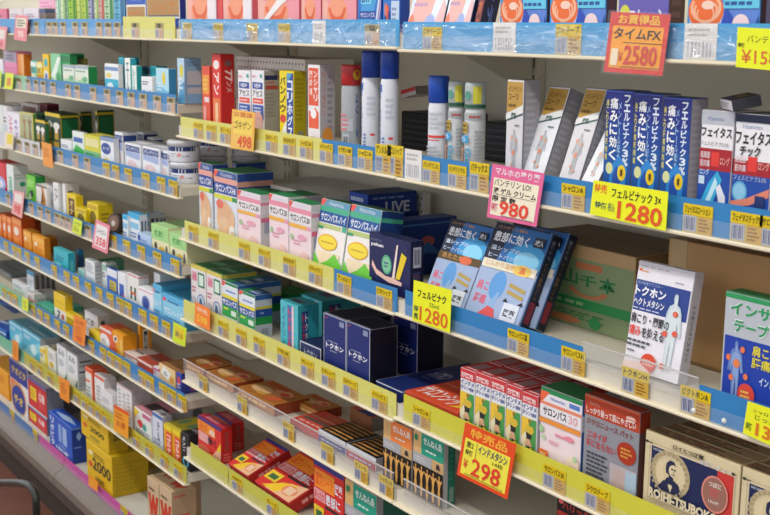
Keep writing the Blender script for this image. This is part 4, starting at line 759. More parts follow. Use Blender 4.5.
def y2000(big):
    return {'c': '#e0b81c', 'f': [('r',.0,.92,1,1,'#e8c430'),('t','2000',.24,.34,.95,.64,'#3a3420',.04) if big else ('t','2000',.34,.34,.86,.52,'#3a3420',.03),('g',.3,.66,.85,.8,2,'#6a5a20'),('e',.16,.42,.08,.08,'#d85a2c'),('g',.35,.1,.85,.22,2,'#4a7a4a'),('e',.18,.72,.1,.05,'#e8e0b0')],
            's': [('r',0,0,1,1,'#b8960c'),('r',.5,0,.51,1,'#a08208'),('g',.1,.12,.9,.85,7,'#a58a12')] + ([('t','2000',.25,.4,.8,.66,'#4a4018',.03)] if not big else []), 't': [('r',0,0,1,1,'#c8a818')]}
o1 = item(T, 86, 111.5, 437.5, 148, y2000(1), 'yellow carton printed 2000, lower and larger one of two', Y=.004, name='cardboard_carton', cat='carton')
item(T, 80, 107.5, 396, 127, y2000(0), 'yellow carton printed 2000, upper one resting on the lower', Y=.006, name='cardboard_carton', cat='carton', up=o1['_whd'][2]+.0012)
item(T, 133, 139, 440, .13, {'c': '#c8a416', 's': [('r',0,0,1,1,'#a88a0c')]}, 'yellow carton at the back right beside the 2000 cartons', Y=.15, name='cardboard_carton', cat='carton')
wbx = {'c': '#cdb48e', 'f': [('r',.05,.3,.95,.72,'#c8ae88'),('t','W',.06,.28,.96,.74,'#cc3a20',.06),('g',.12,.78,.88,.86,1,'#6a4a34'),('t','W',.3,.0,.9,.2,'#cc3a20',.05),('r',0,.24,1,.25,'#b89a74')], 's': [('r',0,0,1,1,'#a88a6c'),('g',.1,.88,.8,.94,1,'#c04a30'),('g',.15,.55,.85,.62,1,'#c04a30'),('g',.15,.2,.8,.4,3,'#b8745c')], 't': [('r',0,0,1,1,'#c8ae88'),('t','W',.08,.3,.92,.7,'#c83c22',.06)]}
item(T, 147, 158.5, 475.5, .12, wbx, 'kraft brown box with a big red W, left one of two', Y=-.0, group='kraft boxes with a red W')
item(T, 159, 171.5, 483, 196, wbx, 'kraft brown box with a big red W, right one of two', Y=.0, group='kraft boxes with a red W')
def riser(key, pa, pb, yt, Y, d, label, slope=False, name='perforated_riser'):
    zb = top_of(key); X0 = x_at(pa, Y, zb+.1); X1 = x_at(pb, Y, zb+.1); h = z_at(yt, X0, Y)-zb; w = X1-X0
    m = MB(); c = mat('#e8e3da', .4, .03); dk = mat('#77706a', .6)
    m.box(0, w, 0, .002, 0, h, c); m.box(0, w, .002, d, h-.002, h, c); m.box(0, .002, .002, d, 0, h-.002, c); m.box(w-.002, w, .002, d, 0, h-.002, c)
    nz = max(1, int(h/.014)); nx = int(w/.014)
    for j in range(nz):
        for i in range(nx):
            x = .008+i*.014+(j % 2)*.007; z = h-.010-j*.014
            if x < w-.004 and z > .004: m.art([('e', x, z, .0026, .0026, '#77706a')], lambda u, v, l: (u, -EPS*l, v))
    ny = max(1, int(d/.014))
    for j in range(ny):
        for i in range(nx):
            x = .008+i*.014+(j % 2)*.007; y = .01+j*.014
            if x < w-.004 and y < d-.004: m.art([('e', x, y, .0026, .0026, '#8a847e')], lambda u, v, l: (u, v, h+EPS*l))
    o = m.build(name); o.location = (X0, Y, z2(zb)+.0004); tag(o, label, 'riser')
    return o, X0, w, h

# ---- second shelf, middle bay
T = 'L2'
item(T, 176.8, 184, 58, 201, {'c': '#b8d4e8', 'f': [('e',.6,.72,.24,.14,'#dcd030'),('p',[(0,0),(1,0),(1,.5),(.4,.4)],'#5c9cc8'),('g',.2,.3,.8,.6,3,'#e4f0f4')], 's': [('r',0,0,1,1,'#c2c2c6'),('r',0,0,1,.22,'#84aed4'),('r',0,.36,1,.42,'#7fa2c2'),('r',0,.72,1,1,'#8ab0cc'),('g',.1,.82,.9,.94,2,'#5a86ac'),('r',0,0,.16,1,'#84a8c8')], 't': [('r',0,0,1,1,'#5a8ab0')]}, 'large pale blue and grey box ending the left bays second shelf', Y=.012)
T = 'M2'
item(T, 201.5, 209.5, 66, .05, {'c': '#e2563e', 'f': [('r',.1,.55,.9,.86,'#f09a3c'),('g',.15,.6,.85,.82,3,'#e8d060'),('r',.3,.42,.9,.5,'#e8d8dc'),('r',.2,.05,.5,.35,'#e8a8a0')], 's': [('r',0,0,1,1,'#c83c2c')]}, 'short red box with an orange panel on the second shelf, middle bay')
item(T, 211.5, 220.5, 54, 234, {'c': '#dc3326', 'f': [('e',.5,.86,.34,.06,'#f0e4e0'),('R','アン',.2,.46,.8,.76,'#f6ece8',.05),('r',.1,.0,.9,.42,'#e87a40'),('r',.35,.08,.65,.36,'#f0c8a0')], 's': [('r',0,0,1,1,'#c01f1c'),('e',.55,.88,.24,.045,'#8a5a58'),('R','77',.3,.64,.85,.8,'#e6c8c4',.05),('R','ンメ',.4,.5,.85,.64,'#d8a8a4',.03)], 't': [('r',0,0,1,1,'#d02a22')]}, 'tall bright red box with white katakana on its front, second shelf')
riser(T, 236, 305, 56, .10, .12, 'white perforated riser behind the boxes on the second shelf')
pb_ = {'c': '#ecebf0', 'f': [('r',.1,.72,.9,.82,'#2e4c9c'),('t','NEW',.25,.74,.75,.8,'#e8ecf8',.03),('t','アセス',.1,.6,.9,.7,'#5a6068',.02),('r',.12,.5,.92,.58,'#e0584c'),('g',.2,.52,.8,.56,1,'#f4d8d4'),('r',.1,.26,.95,.48,'#3a5cab'),('g',.2,.36,.9,.46,2,'#c8d4f0'),('e',.55,.24,.36,.14,'#e8b4b0'),('e',.6,.14,.3,.12,'#e4c4bc'),('g',.1,.88,.4,.94,1,'#e09aa8'),('e',.8,.92,.08,.03,'#48a8a0')],
       's': [('r',0,0,1,1,'#a49f93'),('r',.05,.86,.9,.93,'#22305a'),('g',.1,.8,.8,.85,1,'#c85048'),('r',.1,.72,.9,.78,'#b04838'),('g',.1,.3,.8,.68,7,'#8e897e')], 't': [('r',0,0,1,1,'#e0e0e2')]}
item(T, 237.5, 250.5, 70, .09, pb_, 'slim white box with blue and red bands, left one of two', group='slim white boxes with blue and red bands')
item(T, 251, 264, 70, 279, pb_, 'slim white box with blue and red bands, right one of two', group='slim white boxes with blue and red bands')
item(T, 279, 294, 70.5, 306, {'c': '#ecd312', 'f': [('v','バンノウ',.06,.4,.44,.92,'#3a3414',.04),('e',.25,.32,.2,.06,'#d84a40'),('r',.52,.03,.96,.97,'#2a4ea4'),('v','コリホグス',.56,.05,.92,.88,'#eef2f8',.05),('p',[(.52,.97),(.9,.97),(.6,.85)],'#58a8c8'),('p',[(.1,.1),(.5,.3),(.5,.1)],'#f0f0e8')],
     's': [('r',0,0,1,1,'#a89a0c'),('g',.1,.3,.85,.92,10,'#8c800c'),('r',.3,.08,.8,.16,'#8a8a70'),('r',0,.0,1,.03,'#d8c410')], 't': [('r',0,0,1,1,'#d8c41c')]}, 'yellow box with blue stripe and white vertical katakana on the second shelf')
item(T, 307.5, 320, 64.5, 335, {'c': '#ece8ea', 'f': [('r',.08,.5,.88,.96,'#e05a3a'),('v','ンシャリ',.5,.55,.82,.93,'#f4e4e0',.04),('v','関節痛',.16,.62,.4,.93,'#f4d8d0',.03),('p',[(.1,.22),(.9,.22),(.9,.42),(.6,.48),(.4,.4),(.1,.44)],'#e8603c'),('e',.5,.4,.24,.06,'#f4f0f0'),('g',.3,.06,.7,.14,1,'#8a8a9a')],
     's': [('r',0,0,1,1,'#b3adb0'),('R','エアーサロン',.14,.38,.36,.92,'#c86a60',.01),('g',.5,.2,.9,.9,9,'#938d92'),('e',.5,.12,.36,.12,'#e0923c')], 't': [('r',0,0,1,1,'#dcd8da')]}, 'white box with an orange red printed panel beside the spray cans')
def spray(key, pa, pb, yt, Y, label, capcol, capfrac, bodycol, art, name='spray_can', group=None, shoulder='#c8ccd0', capart=None, r=None):
    zb = top_of(key)
    z = zb+.1
    for _ in range(4):
        X = x_at((pa+pb)/2, Y, z); z = z_at(yt, X, Y)
    h = z-zb
    # radius from the apparent width
    Xa = proj(X, Y, z)[0]; dist = (Vector((X, Y, z))-CAM).dot(FW)
    r = r or (pb-pa)/2*dist/FPX
    t = empty(name, (X, Y, z2(zb)+.0004), (0, 0, .75*math.atan2(-X, Y+D))); tag(t, label, 'spray can', group)
    hc = h*(1-capfrac); view = math.atan2(X, Y+D)     # art faces the aisle
    m = MB(); m.lathe([(r*.93, 0), (r*.97, .002), (r*.97, hc-.008), (r*.9, hc-.002), (r*.86, hc)], mat(bodycol, .25, .03), 36)
    def M(u, v, l):
        a = (u-.5)*2.6 - .05; rr = r*.97+.00012*l
        return (rr*math.sin(a), -rr*math.cos(a), hc*.97*v)
    fine = []
    for e in art:
        if e[0] == 'r' and e[3]-e[1] > .15:
            n = int((e[3]-e[1])/.06)+1
            for k in range(n): fine.append(('r', e[1]+(e[3]-e[1])*k/n, e[2], e[1]+(e[3]-e[1])*(k+1)/n, e[4], e[5]))
        else: fine.append(e)
    m.art(fine, M, 2)
    m.build('can_body', t)
    m = MB(); m.lathe([(r*.88, hc), (r*.98, hc+.001), (r, h*.995-.004), (r*.97, h-.001), (r*.9, h)], mat(capcol, .3, .03), 36)
    if capart: m.art(capart, lambda u, v, l: ((r*1.0+.0002*l)*math.sin((u-.5)*2.6), -(r*1.0+.0002*l)*math.cos((u-.5)*2.6), hc+.002+(h-hc-.006)*v), 1)
    m.build('cap', t)
    return t, r, X
spray(T, 341, 361.5, 65, .05, 'spray can with a red cap and silver body between the box and blue caps', '#c23436', .24, '#a9adb2', [('r',.1,.3,.7,.5,'#b8bcc2'),('g',.1,.3,.6,.6,4,'#e0848a'),('R','コリーク',.78,.2,.9,.9,'#2a5aa4',.03),('r',.3,.04,.55,.25,'#c8ccd0'),('k',.32,.06,.53,.22,'#5a6068')], capart=[('e',.82,.55,.16,.3,'#e0b030')])
ebs = [('v','エアーサロンパス',.02,.2,.18,.9,'#2a52b0',.05),('r',.06,.86,.24,.96,'#3060b8'),('r',.58,.24,.76,.27,'#e04848'),('g',.45,.5,.8,.8,4,'#c8ccd8'),('g',.3,.04,.44,.28,5,'#2a52b0'),('r',.9,.1,1,.9,'#c8ccd4')]
spray(T, 361.5, 381.5, 51, .052, 'tall white spray can with royal blue cap, left one of the pair', '#2348a8', .26, '#dfe3ec', ebs, group='tall white spray cans with blue caps')
spray(T, 380.5, 399.5, 51, .035, 'tall white spray can with royal blue cap, right one at the bay joint', '#2348a8', .26, '#dfe3ec', ebs, group='tall white spray cans with blue caps')
# ---- second shelf, right bay
T = 'M2'
def slotbox(key, pa, pb, yt, Y, d, label):
    zb = top_of(key); X0 = x_at(pa, Y, zb+.03); X1 = x_at(pb, Y, zb+.03); h = z_at(yt, X0, Y)-zb; w = X1-X0
    m = MB(); m.box(0, w, 0, d, 0, h, mat('#161a22', .5), .002)
    k = 0
    while .012+k*.011 < h-.004:
        m.box(.004, w-.004, -.002, .0, .008+k*.011, .0125+k*.011, mat('#2c333f', .35)); k += 1
    o = m.build('display_tray'); o.location = (X0, Y, z2(zb)+.0004); tag(o, label, 'tray'); return o
slotbox(T, 401, 445, 111, .15, .10, 'black ribbed tray behind the small blue capped spray can')
T = 'R2'
slotbox(T, 481, 530, 121, .16, .09, 'black ribbed tray behind the short gel cans')
T = 'M2'
o = item(T, 402, 413, 96, .07, {'c': '#ded6d4', 'f': [('r',0,.5,1,1,'#d03434'),('g',.1,.1,.9,.4,2,'#aaa')], 's': [('r',0,0,1,1,'#8e8884'),('g',.1,.2,.9,.8,3,'#b0aaa6')], 't': [('r',0,0,1,1,'#c83438'),('g',.2,.2,.8,.7,2,'#e8a0a0')]}, 'small red and grey box tilted on top of the black tray', Y=.165, up=.082, hmax=.03)
o.rotation_euler = (0, -.28, .3); o.location.z += .01
T = 'R2'
spray(T, 428.5, 449.5, 76, .045, 'short white spray can with a royal blue cap, standing alone', '#2450b4', .30, '#dcdfe6', [('g',.1,.4,.8,.44,1,'#e04a48'),('r',.05,.46,.85,.5,'#e05048'),('g',.2,.6,.8,.9,4,'#c4c8d2'),('g',.1,.1,.8,.34,4,'#c0c4cc'),('r',.88,.02,1,.98,'#b8bcc6')])
gel = [('r',.0,.86,.98,.97,'#a8b0b0'),('g',.4,.88,.95,.95,1,'#b8484a'),('r',.02,.64,.36,.82,'#b89a3c'),('g',.05,.66,.32,.8,2,'#6a5a1c'),('r',.0,.48,.4,.6,'#3fa4d8'),('t','ゲル',.08,.5,.32,.58,'#eef4f8',.02),('R','Gel',.3,.08,.5,.4,'#4aa0c8',.03),('F',.04,.1,.26,.44,'#cc8a6a'),('g',.6,.2,.9,.7,8,'#9a9ea4')]
for i, (a, b, y) in enumerate([(448.5, 466.5, 81.5), (465, 487, 82.5)]):
    spray(T, a, b, y, .05 if i == 0 else .045, ['silver gel can with a clear yellow cap, left one of two', 'silver gel can with a clear yellow cap, right one of two'][i], '#b4c0c0', .30, '#c9ccce', gel, group='silver gel cans', capart=[('r',.0,.0,.2,.16,'#2a5a44'),('r',.2,.0,.4,.16,'#2a5a44'),('r',.4,.0,.6,.16,'#2a5a44'),('r',.6,.0,.8,.16,'#2a5a44'),('r',.8,.0,1,.16,'#2a5a44'),('r',.5,.2,.64,.95,'#cfc83c'),('r',.64,.2,.78,.95,'#cfc83c'),('e',.3,.55,.12,.2,'#5a9a8a')])
vb = {'c': '#d9d8dc', 'f': [('r',.04,.68,.96,.98,'#c09848'),('t','バンテリン',.12,.88,.88,.94,'#6a4a1c',.02),('t','コーワ',.12,.8,.7,.86,'#6a4a1c',.02),('g',.12,.72,.7,.78,1,'#7a5a24'),('p',[(.0,.6),(1,.68),(1,.76),(0,.66)],'#e4e6e4'),('p',[(0,.585),(1,.665),(1,.68),(0,.6)],'#2c5a50'),('t','液剤',.3,.62,.6,.68,'#3a5a5a',.02),
      ('B',.2,.08,.8,.52,'#b8bcc0'),('e',.4,.43,.07,.025,'#e0a48c'),('e',.62,.4,.06,.02,'#e0a48c'),('e',.5,.28,.08,.03,'#dc8e70'),('e',.42,.16,.05,.02,'#e0a48c'),('e',.6,.12,.05,.02,'#e0a48c'),('g',.55,.54,.85,.57,1,'#5a6a6a')],
      's': [('r',0,0,1,1,'#9b9ba1'),('g',.15,.1,.85,.9,12,'#b0b0b6'),('r',0,0,.06,1,'#66666c')], 't': [('r',0,0,1,1,'#8a8a8e')]}
item(T, 507, 524.5, 79.5, 541, vb, 'upright grey and gold box with body diagram beside the gel cans', name='medicine_box')
vb2 = {**vb, 'c': '#e8eaee'}
VBL = 'grey and gold body diagram box, '
def tiltbox(px, py, w, h, d, roll, P, label, key, Y, group=None):
    """box standing on its left/right lower edge, tilted sideways to the right by roll"""
    zb = top_of(key); X = x_at(px, Y, zb)
    m = paint_box(w, d, h, P); o = m.build('medicine_box'); o.location = (X, Y, z2(zb)+.0006+w*s_(roll)); o.rotation_euler = (0, roll, 0); tag(o, label, 'box', group); return o
item(T, 521.5, 542.5, 93.5, .03, vb2, VBL+'tilted right, just above the pink 980 card', Y=.02, lean=.36)
item(T, 557, 578, 95, .03, vb, VBL+'second tilted one, right of the first', Y=.022, lean=.36)
item(T, 580, 597, 128, .03, {**vb2, 'f': vb2['f'][7:]}, VBL+'half hidden by the blue boxes', Y=.02, lean=.55)
fel = {'c': '#1c5cb0', 'f': [('r',0,.72,1,1,'#222f86'),('r',0,.5,1,.72,'#1c4296'),('r',0,.0,1,.5,'#14529e'),('v','フェルビナク3%',.68,.3,.9,.97,'#dfeaf8',.03),('v','メントール配合',.48,.34,.6,.9,'#a8c8ec',.01),('v','痛みに効く',.18,.34,.46,.94,'#f6f8fc',.06),('v','肩こり腰痛筋肉痛',.04,.34,.13,.92,'#d8d070',.02),
        ('p',[(.2,0),(.8,0),(.9,.28),(.6,.4),(.3,.3)],'#2a86d0'),('p',[(.4,0),(.6,0),(.7,.2),(.5,.3),(.35,.2)],'#1c4fa4'),('e',.24,.27,.13,.055,'#d8dca0'),('e',.7,.24,.15,.075,'#f0d424'),('e',.7,.24,.1,.05,'#e8b81c'),('r',.66,.21,.74,.27,'#3a3a1c'),('e',.36,.05,.13,.05,'#d8d898'),('g',.6,.02,.95,.06,1,'#a8c8e8'),('r',0,.985,1,1,'#4a58b0')],
       's': [('r',0,0,1,1,'#9a969e'),('g',.1,.1,.9,.95,14,'#a9a5ad')], 't': [('r',0,0,1,1,'#24307c')]}
FL = 'tall royal blue box with vertical lettering, '
item(T, 606.5, 634.5, 90, .035, fel, FL+'leftmost of three', Y=.022, group='royal blue boxes over the 1280 card')
item(T, 635, 663.5, 93, .035, fel, FL+'middle one of three', Y=.022, group='royal blue boxes over the 1280 card')
item(T, 664, 692.5, 97, 709, fel, FL+'rightmost of three, grey side showing', Y=.022, group='royal blue boxes over the 1280 card')
def feit(v):
    f = [('r',0,.86,1,1,'#b9bec8' if not v else '#e4e4ea'),('t','Hisamitsu',.2,.9 if not v else .86,.7,.94 if not v else .9,'#5a78a8',.0),('t','フェイタス',.02,.74 if not v else .71,.96,.84,'#20222a',.05),('r',0,.42,1,.63 if not v else .56,'#a81f2c'),('r',.38,.46,.62,.6,'#e03a34'),
         ('t','肩関節',.04,.53,.34,.6,'#e8d8dc',.01),('t','筋肉痛',.04,.45,.34,.52,'#e8d8dc',.01),('t','ロング',.66,.48,.95,.56,'#f0a8a0',.02),('r',0,0,1,.42,'#1a4aa4')]
    if not v:
        f += [('t','ロング',.06,.37,.34,.43,'#c8e0f4',.02),('p',[(.0,0),(.4,0),(.75,.34),(.6,.42),(.35,.3)],'#34a8d8'),('p',[(.2,.05),(.3,.0),(.62,.3),(.55,.36)],'#bfe8f4'),('p',[(.62,0),(.9,0),(.88,.18),(.7,.3),(.58,.26),(.68,.14)],'#e4e6ee'),('t','フェルビナク5.0%',.04,.66,.9,.7,'#6a6e78',.0),('r',.04,.28,.22,.36,'#c8dcf0')]
    else:
        f += [('r',0,.92,1,1.0,'#14203c'),('t','チック',.16,.6,.7,.7,'#20222a',.05),('t','フェルビナク3.0%',.04,.37,.9,.42,'#c8d0e4',.0),('e',.22,.26,.2,.1,'#58a8d4'),('e',.22,.26,.16,.08,'#8ac4e0'),('p',[(0,.1),(.5,.14),(1,.24),(1,.32),(.4,.2),(0,.16)],'#e0846c'),('e',.3,.06,.24,.07,'#2a98d0'),('r',.62,0,.92,.12,'#e6e8ee'),('r',.64,.12,.9,.24,'#20346c')]
    return {'c': '#eceaee', 'f': f, 's': [('r',0,0,1,1,'#aaa8b0'),('r',0,.42,1,.56,'#8a2030')], 't': [('r',0,0,1,1,'#a69aa0' if not v else '#1c2436')]}
item(T, 702, 735.5, 109.5, .05, feit(0), 'white, red and blue box with a glowing shoulder joint picture', Y=.024)
item(T, 736.5, 776, 113, .05, feit(1), 'white, red and blue box with a light blue circle, at the right photo edge', Y=.022)
item(T, 778, 812, 118, .05, feit(1), 'white and blue box just outside the right photo edge', Y=.022) if 0 else None
zt = z_at(109.5, x_at(718, .03, -.05), .03)
m = paint_box(.058, .036, .013, {'c': '#d5d3d8', 'f': [('g',.1,.2,.9,.8,3,'#8a8a94')], 's': [('r',0,0,1,1,'#2a2a34')], 't': [('r',0,0,1,1,'#161a2c'),('e',.45,.6,.22,.24,'#5a4a1c'),('t','痛散',.3,.42,.62,.76,'#a8842c',.03),('g',.2,.1,.8,.28,1,'#3a4a8a')]})
o = m.build('medicine_box'); o.location = (x_at(721, .04, zt), .04, z2(zt)+.001); o.rotation_euler = (.22, 0, -.62)
tag(o, 'small black topped white box lying across the two white, red and blue boxes', 'box')

# ---- third shelf, middle bay
T = 'M3'
SAL = lambda c1, c2, word, body, side, band, extra=(): {'c': '#eae8ea', 'f': [('r',0,0,1,.62,body),('r',0,.9,1,1,c1),('p',[(0,.84),(.2,1),(0,1)],'#e8584c'),('t','Hisamitsu',.3,.92,.8,.98,'#dfe6f0',.0),('r',0,.82,1,.9,c2),('r',0,.66,1,.82,band[0]),('t',word,.06,.68,.94,.8,band[1],.05),('r',0,.58,.8,.64,band[2])] + list(extra), 's': side, 't': [('r',0,0,1,1,'#2c8a54')]}
hi = SAL('#3a5a9c', '#e8a898', 'サロンパスHi', '#dde6f0', [('r',0,0,1,1,'#cfd0da'),('r',0,.88,1,1,'#2a4a94'),('r',0,.8,1,.88,'#d89a88'),('r',0,.66,1,.8,'#1c3a8c'),('r',0,.58,1,.66,'#2a8a4c'),('g',.1,.1,.9,.5,5,'#b8bcc8')], ('#20449c', '#f0f2f8', '#d8d838'),
     [('r',.8,.58,1,.64,'#2a9a4c'),('e',.5,.28,.4,.25,'#e6bb94'),('e',.42,.4,.3,.16,'#e2b48c'),('p',[(.1,0),(.5,.0),(.6,.3),(.3,.34)],'#e8c4a0'),('e',.26,.5,.16,.07,'#e4745c'),('e',.78,.12,.13,.1,'#f0eeea'),('e',.82,.06,.1,.08,'#dcc8b4')])
item(T, 198.5, 212, 162, .04, hi, 'white box with blue band and a bare shoulder photo, left one of two', Y=.03, group='boxes with a bare shoulder photo')
item(T, 214, 237, 169, .09, hi, 'white box with blue band and a bare shoulder photo, right one of two', Y=.018, group='boxes with a bare shoulder photo')
item(T, 232, 236, 163, .08, hi, 'box with green and navy top behind the shoulder photo boxes', Y=.13)
pk3 = SAL('#e8dce4', '#e894a8', 'サロンパス30', '#f2dce2', [('r',0,0,1,1,'#cfc8cc'),('r',0,.66,1,.9,'#d8d2d4'),('r',0,.8,1,.86,'#d88a9c'),('r',0,.5,1,.58,'#d4688c'),('r',.12,.3,.4,.5,'#9aa0b4')], ('#efeaec', '#3a3a40', '#f0b444'),
     [('r',.8,.58,1,.64,'#e8a0b4'),('g',.2,.3,.6,.4,2,'#e09ab0'),('e',.6,.44,.2,.05,'#e8a8bc'),('e',.14,.42,.07,.05,'#a8c89a'),('e',.7,.12,.2,.1,'#ecc8c8')])
PL = 'pink and white box with a yellow stripe, '
item(T, 237.5, 260.5, 189.5, .07, pk3, PL+'leftmost of three', Y=.016, group='pink and white boxes with a yellow stripe', yaw=0)
item(T, 269, 288.5, 193, .08, pk3, PL+'middle one of three', Y=.014, group='pink and white boxes with a yellow stripe')
item(T, 289, 311.5, 200, 327, pk3, PL+'rightmost of three', Y=.012, group='pink and white boxes with a yellow stripe')
gs = SAL('#5c9ab8', '#4ab08c', 'サロンパス-ハイ', '#f0ece6', [('r',0,0,1,1,'#b8c4c0'),('r',0,.66,1,1,'#1c3f80'),('r',0,.84,1,.9,'#4ab08c')], ('#20549c', '#e8eef4', '#b8c87c'),
     [('r',.85,.58,1,.66,'#4ab08c'),('r',0,.56,.2,.6,'#3a9a6c'),('e',.42,.38,.34,.12,'#e8b418'),('e',.42,.38,.31,.1,'#f4dc40'),('g',.2,.36,.64,.4,1,'#c8981c'),('p',[(.2,.0),(.8,.0),(.9,.24),(.1,.24)],'#f0dcb8'),('p',[(0,0),(1,0),(1,.1),(.72,.24),(.5,.12),(.25,.04),(0,.2)],'#6cc83a'),('p',[(.26,.04),(.5,.12),(.6,.2),(.3,.2)],'#efd8b4')])
item(T, 313, 341, 202, .05, gs, 'green and white box with a yellow oval, left one of two leaning back', Y=.014, lean=.16, group='green and white boxes with a yellow oval')
item(T, 342, 372, 208, .05, gs, 'green and white box with a yellow oval, right one of two leaning back', Y=.012, lean=.16, group='green and white boxes with a yellow oval')
riser(T, 256, 326, 181, .10, .17, 'long white perforated riser behind the pink boxes on the third shelf')
nav = {'c': '#191f54', 'f': [('t','バンテリン',.06,.86,.32,.91,'#a8b0d0',.0),('t','palten',.06,.76,.36,.84,'#eef0f8',.04),('e',.44,.5,.12,.17,'#58b48c'),('e',.44,.5,.09,.13,'#8ac8a0'),('g',.38,.44,.5,.56,2,'#1c5a8a'),('p',[(.66,.3),(.76,.3),(.92,.72),(.8,.78)],'#ecd02c'),('p',[(.58,.3),(.64,.3),(.72,.9),(.68,.88)],'#f0dcd8'),('p',[(.08,.42),(.2,.28),(.5,.2),(.8,.2),(.82,.26),(.6,.3),(.42,.3),(.2,.38),(.1,.52)],'#eec4b4'),('g',.04,.1,.5,.16,1,'#6a6a98'),('t','5g',.84,.8,.94,.9,'#3a3a6a')],
     's': [('r',0,0,1,1,'#141838'),('r',.2,.55,.8,.9,'#b8bac8'),('k',.25,.6,.75,.86,'#2a2a3a'),('r',.2,.15,.7,.45,'#5a3a4a'),('g',.2,.1,.8,.5,5,'#3a4070')], 't': [('r',0,0,1,1,'#1c224a')]}
item(T, 369, 411, 231.5, 424, nav, 'navy box with hand holding a yellow and white strip, third shelf', Y=.012)
o1 = item(T, 352, 366, 214, .13, {'c': '#1f3f98', 'f': [('g',.1,.2,.9,.8,3,'#9ab0d8')], 's': [('r',0,0,1,1,'#16307c'),('t','LIVE',.3,.2,.8,.8,'#c8d0e4',.05)], 't': [('r',0,0,1,1,'#1a3272')]}, 'blue box lying under another blue box behind the green and white boxes', Y=.13)
item(T, 349, 368, 191, .12, {'c': '#204aa8', 'f': [('g',.1,.55,.9,.9,1,'#c8d4ec'),('g',.1,.1,.9,.4,2,'#5a80c8')], 's': [('r',0,0,1,1,'#1a3a90'),('t','LIVE',.35,.1,.85,.62,'#d4d8e8',.06),('g',.1,.72,.9,.9,1,'#7a98d0')], 't': [('r',0,0,1,1,'#1a3272')]}, 'blue box with big white capitals behind the green and white boxes', Y=.13, up=o1['_whd'][2]+.001)
item(T, 384, 398, 219, .14, {'c': '#1a4494', 'f': [('g',.1,.2,.9,.8,3,'#3a68b8')], 's': [('r',0,0,1,1,'#163a84'),('e',.5,.6,.12,.1,'#b85a5a'),('p',[(.1,.2),(.5,.6),(.8,.3),(.5,.4)],'#3a70b8'),('r',.02,.9,.98,.93,'#4a78b8')], 't': [('r',0,0,1,1,'#1a4290')]}, 'plain deep blue box behind the navy box on the third shelf', Y=.10)
riser(T, 404, 424, 190, .262, .016, 'small white perforated riser end at the back of the third shelf')
# ---- third shelf, right bay
T = 'R3'
ht = {'c': '#a9b8d2', 'f': [('r',0,.55,1,1,'#111a34'),('p',[(.35,1),(1,1),(1,.55),(.2,.55)],'#1c64a8'),('e',.72,.68,.34,.16,'#3aa0dc'),('e',.74,.66,.22,.1,'#8ad4f4'),('t','バンテリン温感',.06,.94,.6,.97,'#c88a4c',.02),('t','患部に効く',.05,.8,.68,.91,'#eef2fa',.06),('t','温シップの',.06,.71,.6,.76,'#d0dcf0',.02),('t','ヒートパック',.06,.63,.62,.68,'#c0d0ec',.02),
       ('r',0,.52,.98,.61,'#e9e2cc'),('t','じんわり温感',.08,.54,.6,.6,'#d8a040',.01),('e',.74,.56,.16,.06,'#ecc860'),('t','温',.68,.53,.8,.6,'#e0642c',.03),
       ('r',0,0,1,.51,'#9fb2d4'),('e',.42,.36,.14,.15,'#5a9ad8'),('p',[(.34,.1),(.46,.3),(.5,.3),(.46,.06)],'#8ab0dc'),('t','肩こ',.06,.28,.28,.38,'#e0607a',.03),('t','腰痛',.08,.14,.3,.24,'#e0607a',.03),('p',[(.22,.02),(.56,.02),(.5,.12),(.38,.14)],'#dc5050'),('p',[(.62,.38),(.92,.34),(.92,.38),(.62,.42)],'#b49a50'),('p',[(.62,.31),(.92,.27),(.92,.31),(.62,.35)],'#b49a50'),
       ('r',.64,.04,.92,.22,'#d8deea'),('t','医薬',.68,.08,.88,.16,'#2a2c3c',.03),('p',[(.6,.22),(.7,.22),(.64,.26)],'#1c1e2c'),('p',[(.86,.22),(.96,.22),(.93,.26)],'#1c1e2c'),('r',.78,.82,.96,.92,'#1a2234'),('t','3枚入',.8,.84,.94,.9,'#dfe4ee',.03),('r',0,.985,1,1,'#0e1424')],
      's': [('r',0,0,1,1,'#121627'),('R','温シップ',.3,.74,.65,.94,'#8a8e98',.01),('R','ヒート温感パック',.3,.32,.65,.7,'#7a5a3c',.01),('r',.2,.08,.8,.3,'#7a2430'),('r',0,0,.12,1,'#1f5c9c')], 't': [('r',0,0,1,1,'#182a4c'),('r',0,.3,1,.6,'#2a6aa8')]}
HL = 'dark blue heat pack leaning back, '
item(T, 422, 463.5, 222.5, .018, {**ht, 'f': ht['f'][:8]+[('r',0,.52,1,.61,'#5a4420'),('t','あたたか',.1,.54,.6,.6,'#c89a50',.01),('e',.66,.56,.14,.05,'#d8683c')]+ht['f'][12:]}, HL+'left one with a brown stripe', Y=.012, lean=.42)
item(T, 464, 518, 226.5, .020, ht, HL+'front one with a cream stripe', Y=.012, lean=.42)
item(T, 484, 538, 229, .020, ht, HL+'right one standing behind the cream striped one', Y=.038, lean=.42) if 0 else None
o = bpy.data.objects[-1] if 0 else None
cand = [x for x in COL.objects if x.get('label', '') == HL+'front one with a cream stripe'][0]
w_, d_, h_ = cand['_whd']
c = cand.copy(); COL.objects.link(c); c.location = (cand.location.x+.012, cand.location.y+.0245, cand.location.z); c['label'] = HL+'right one standing behind the cream striped one'
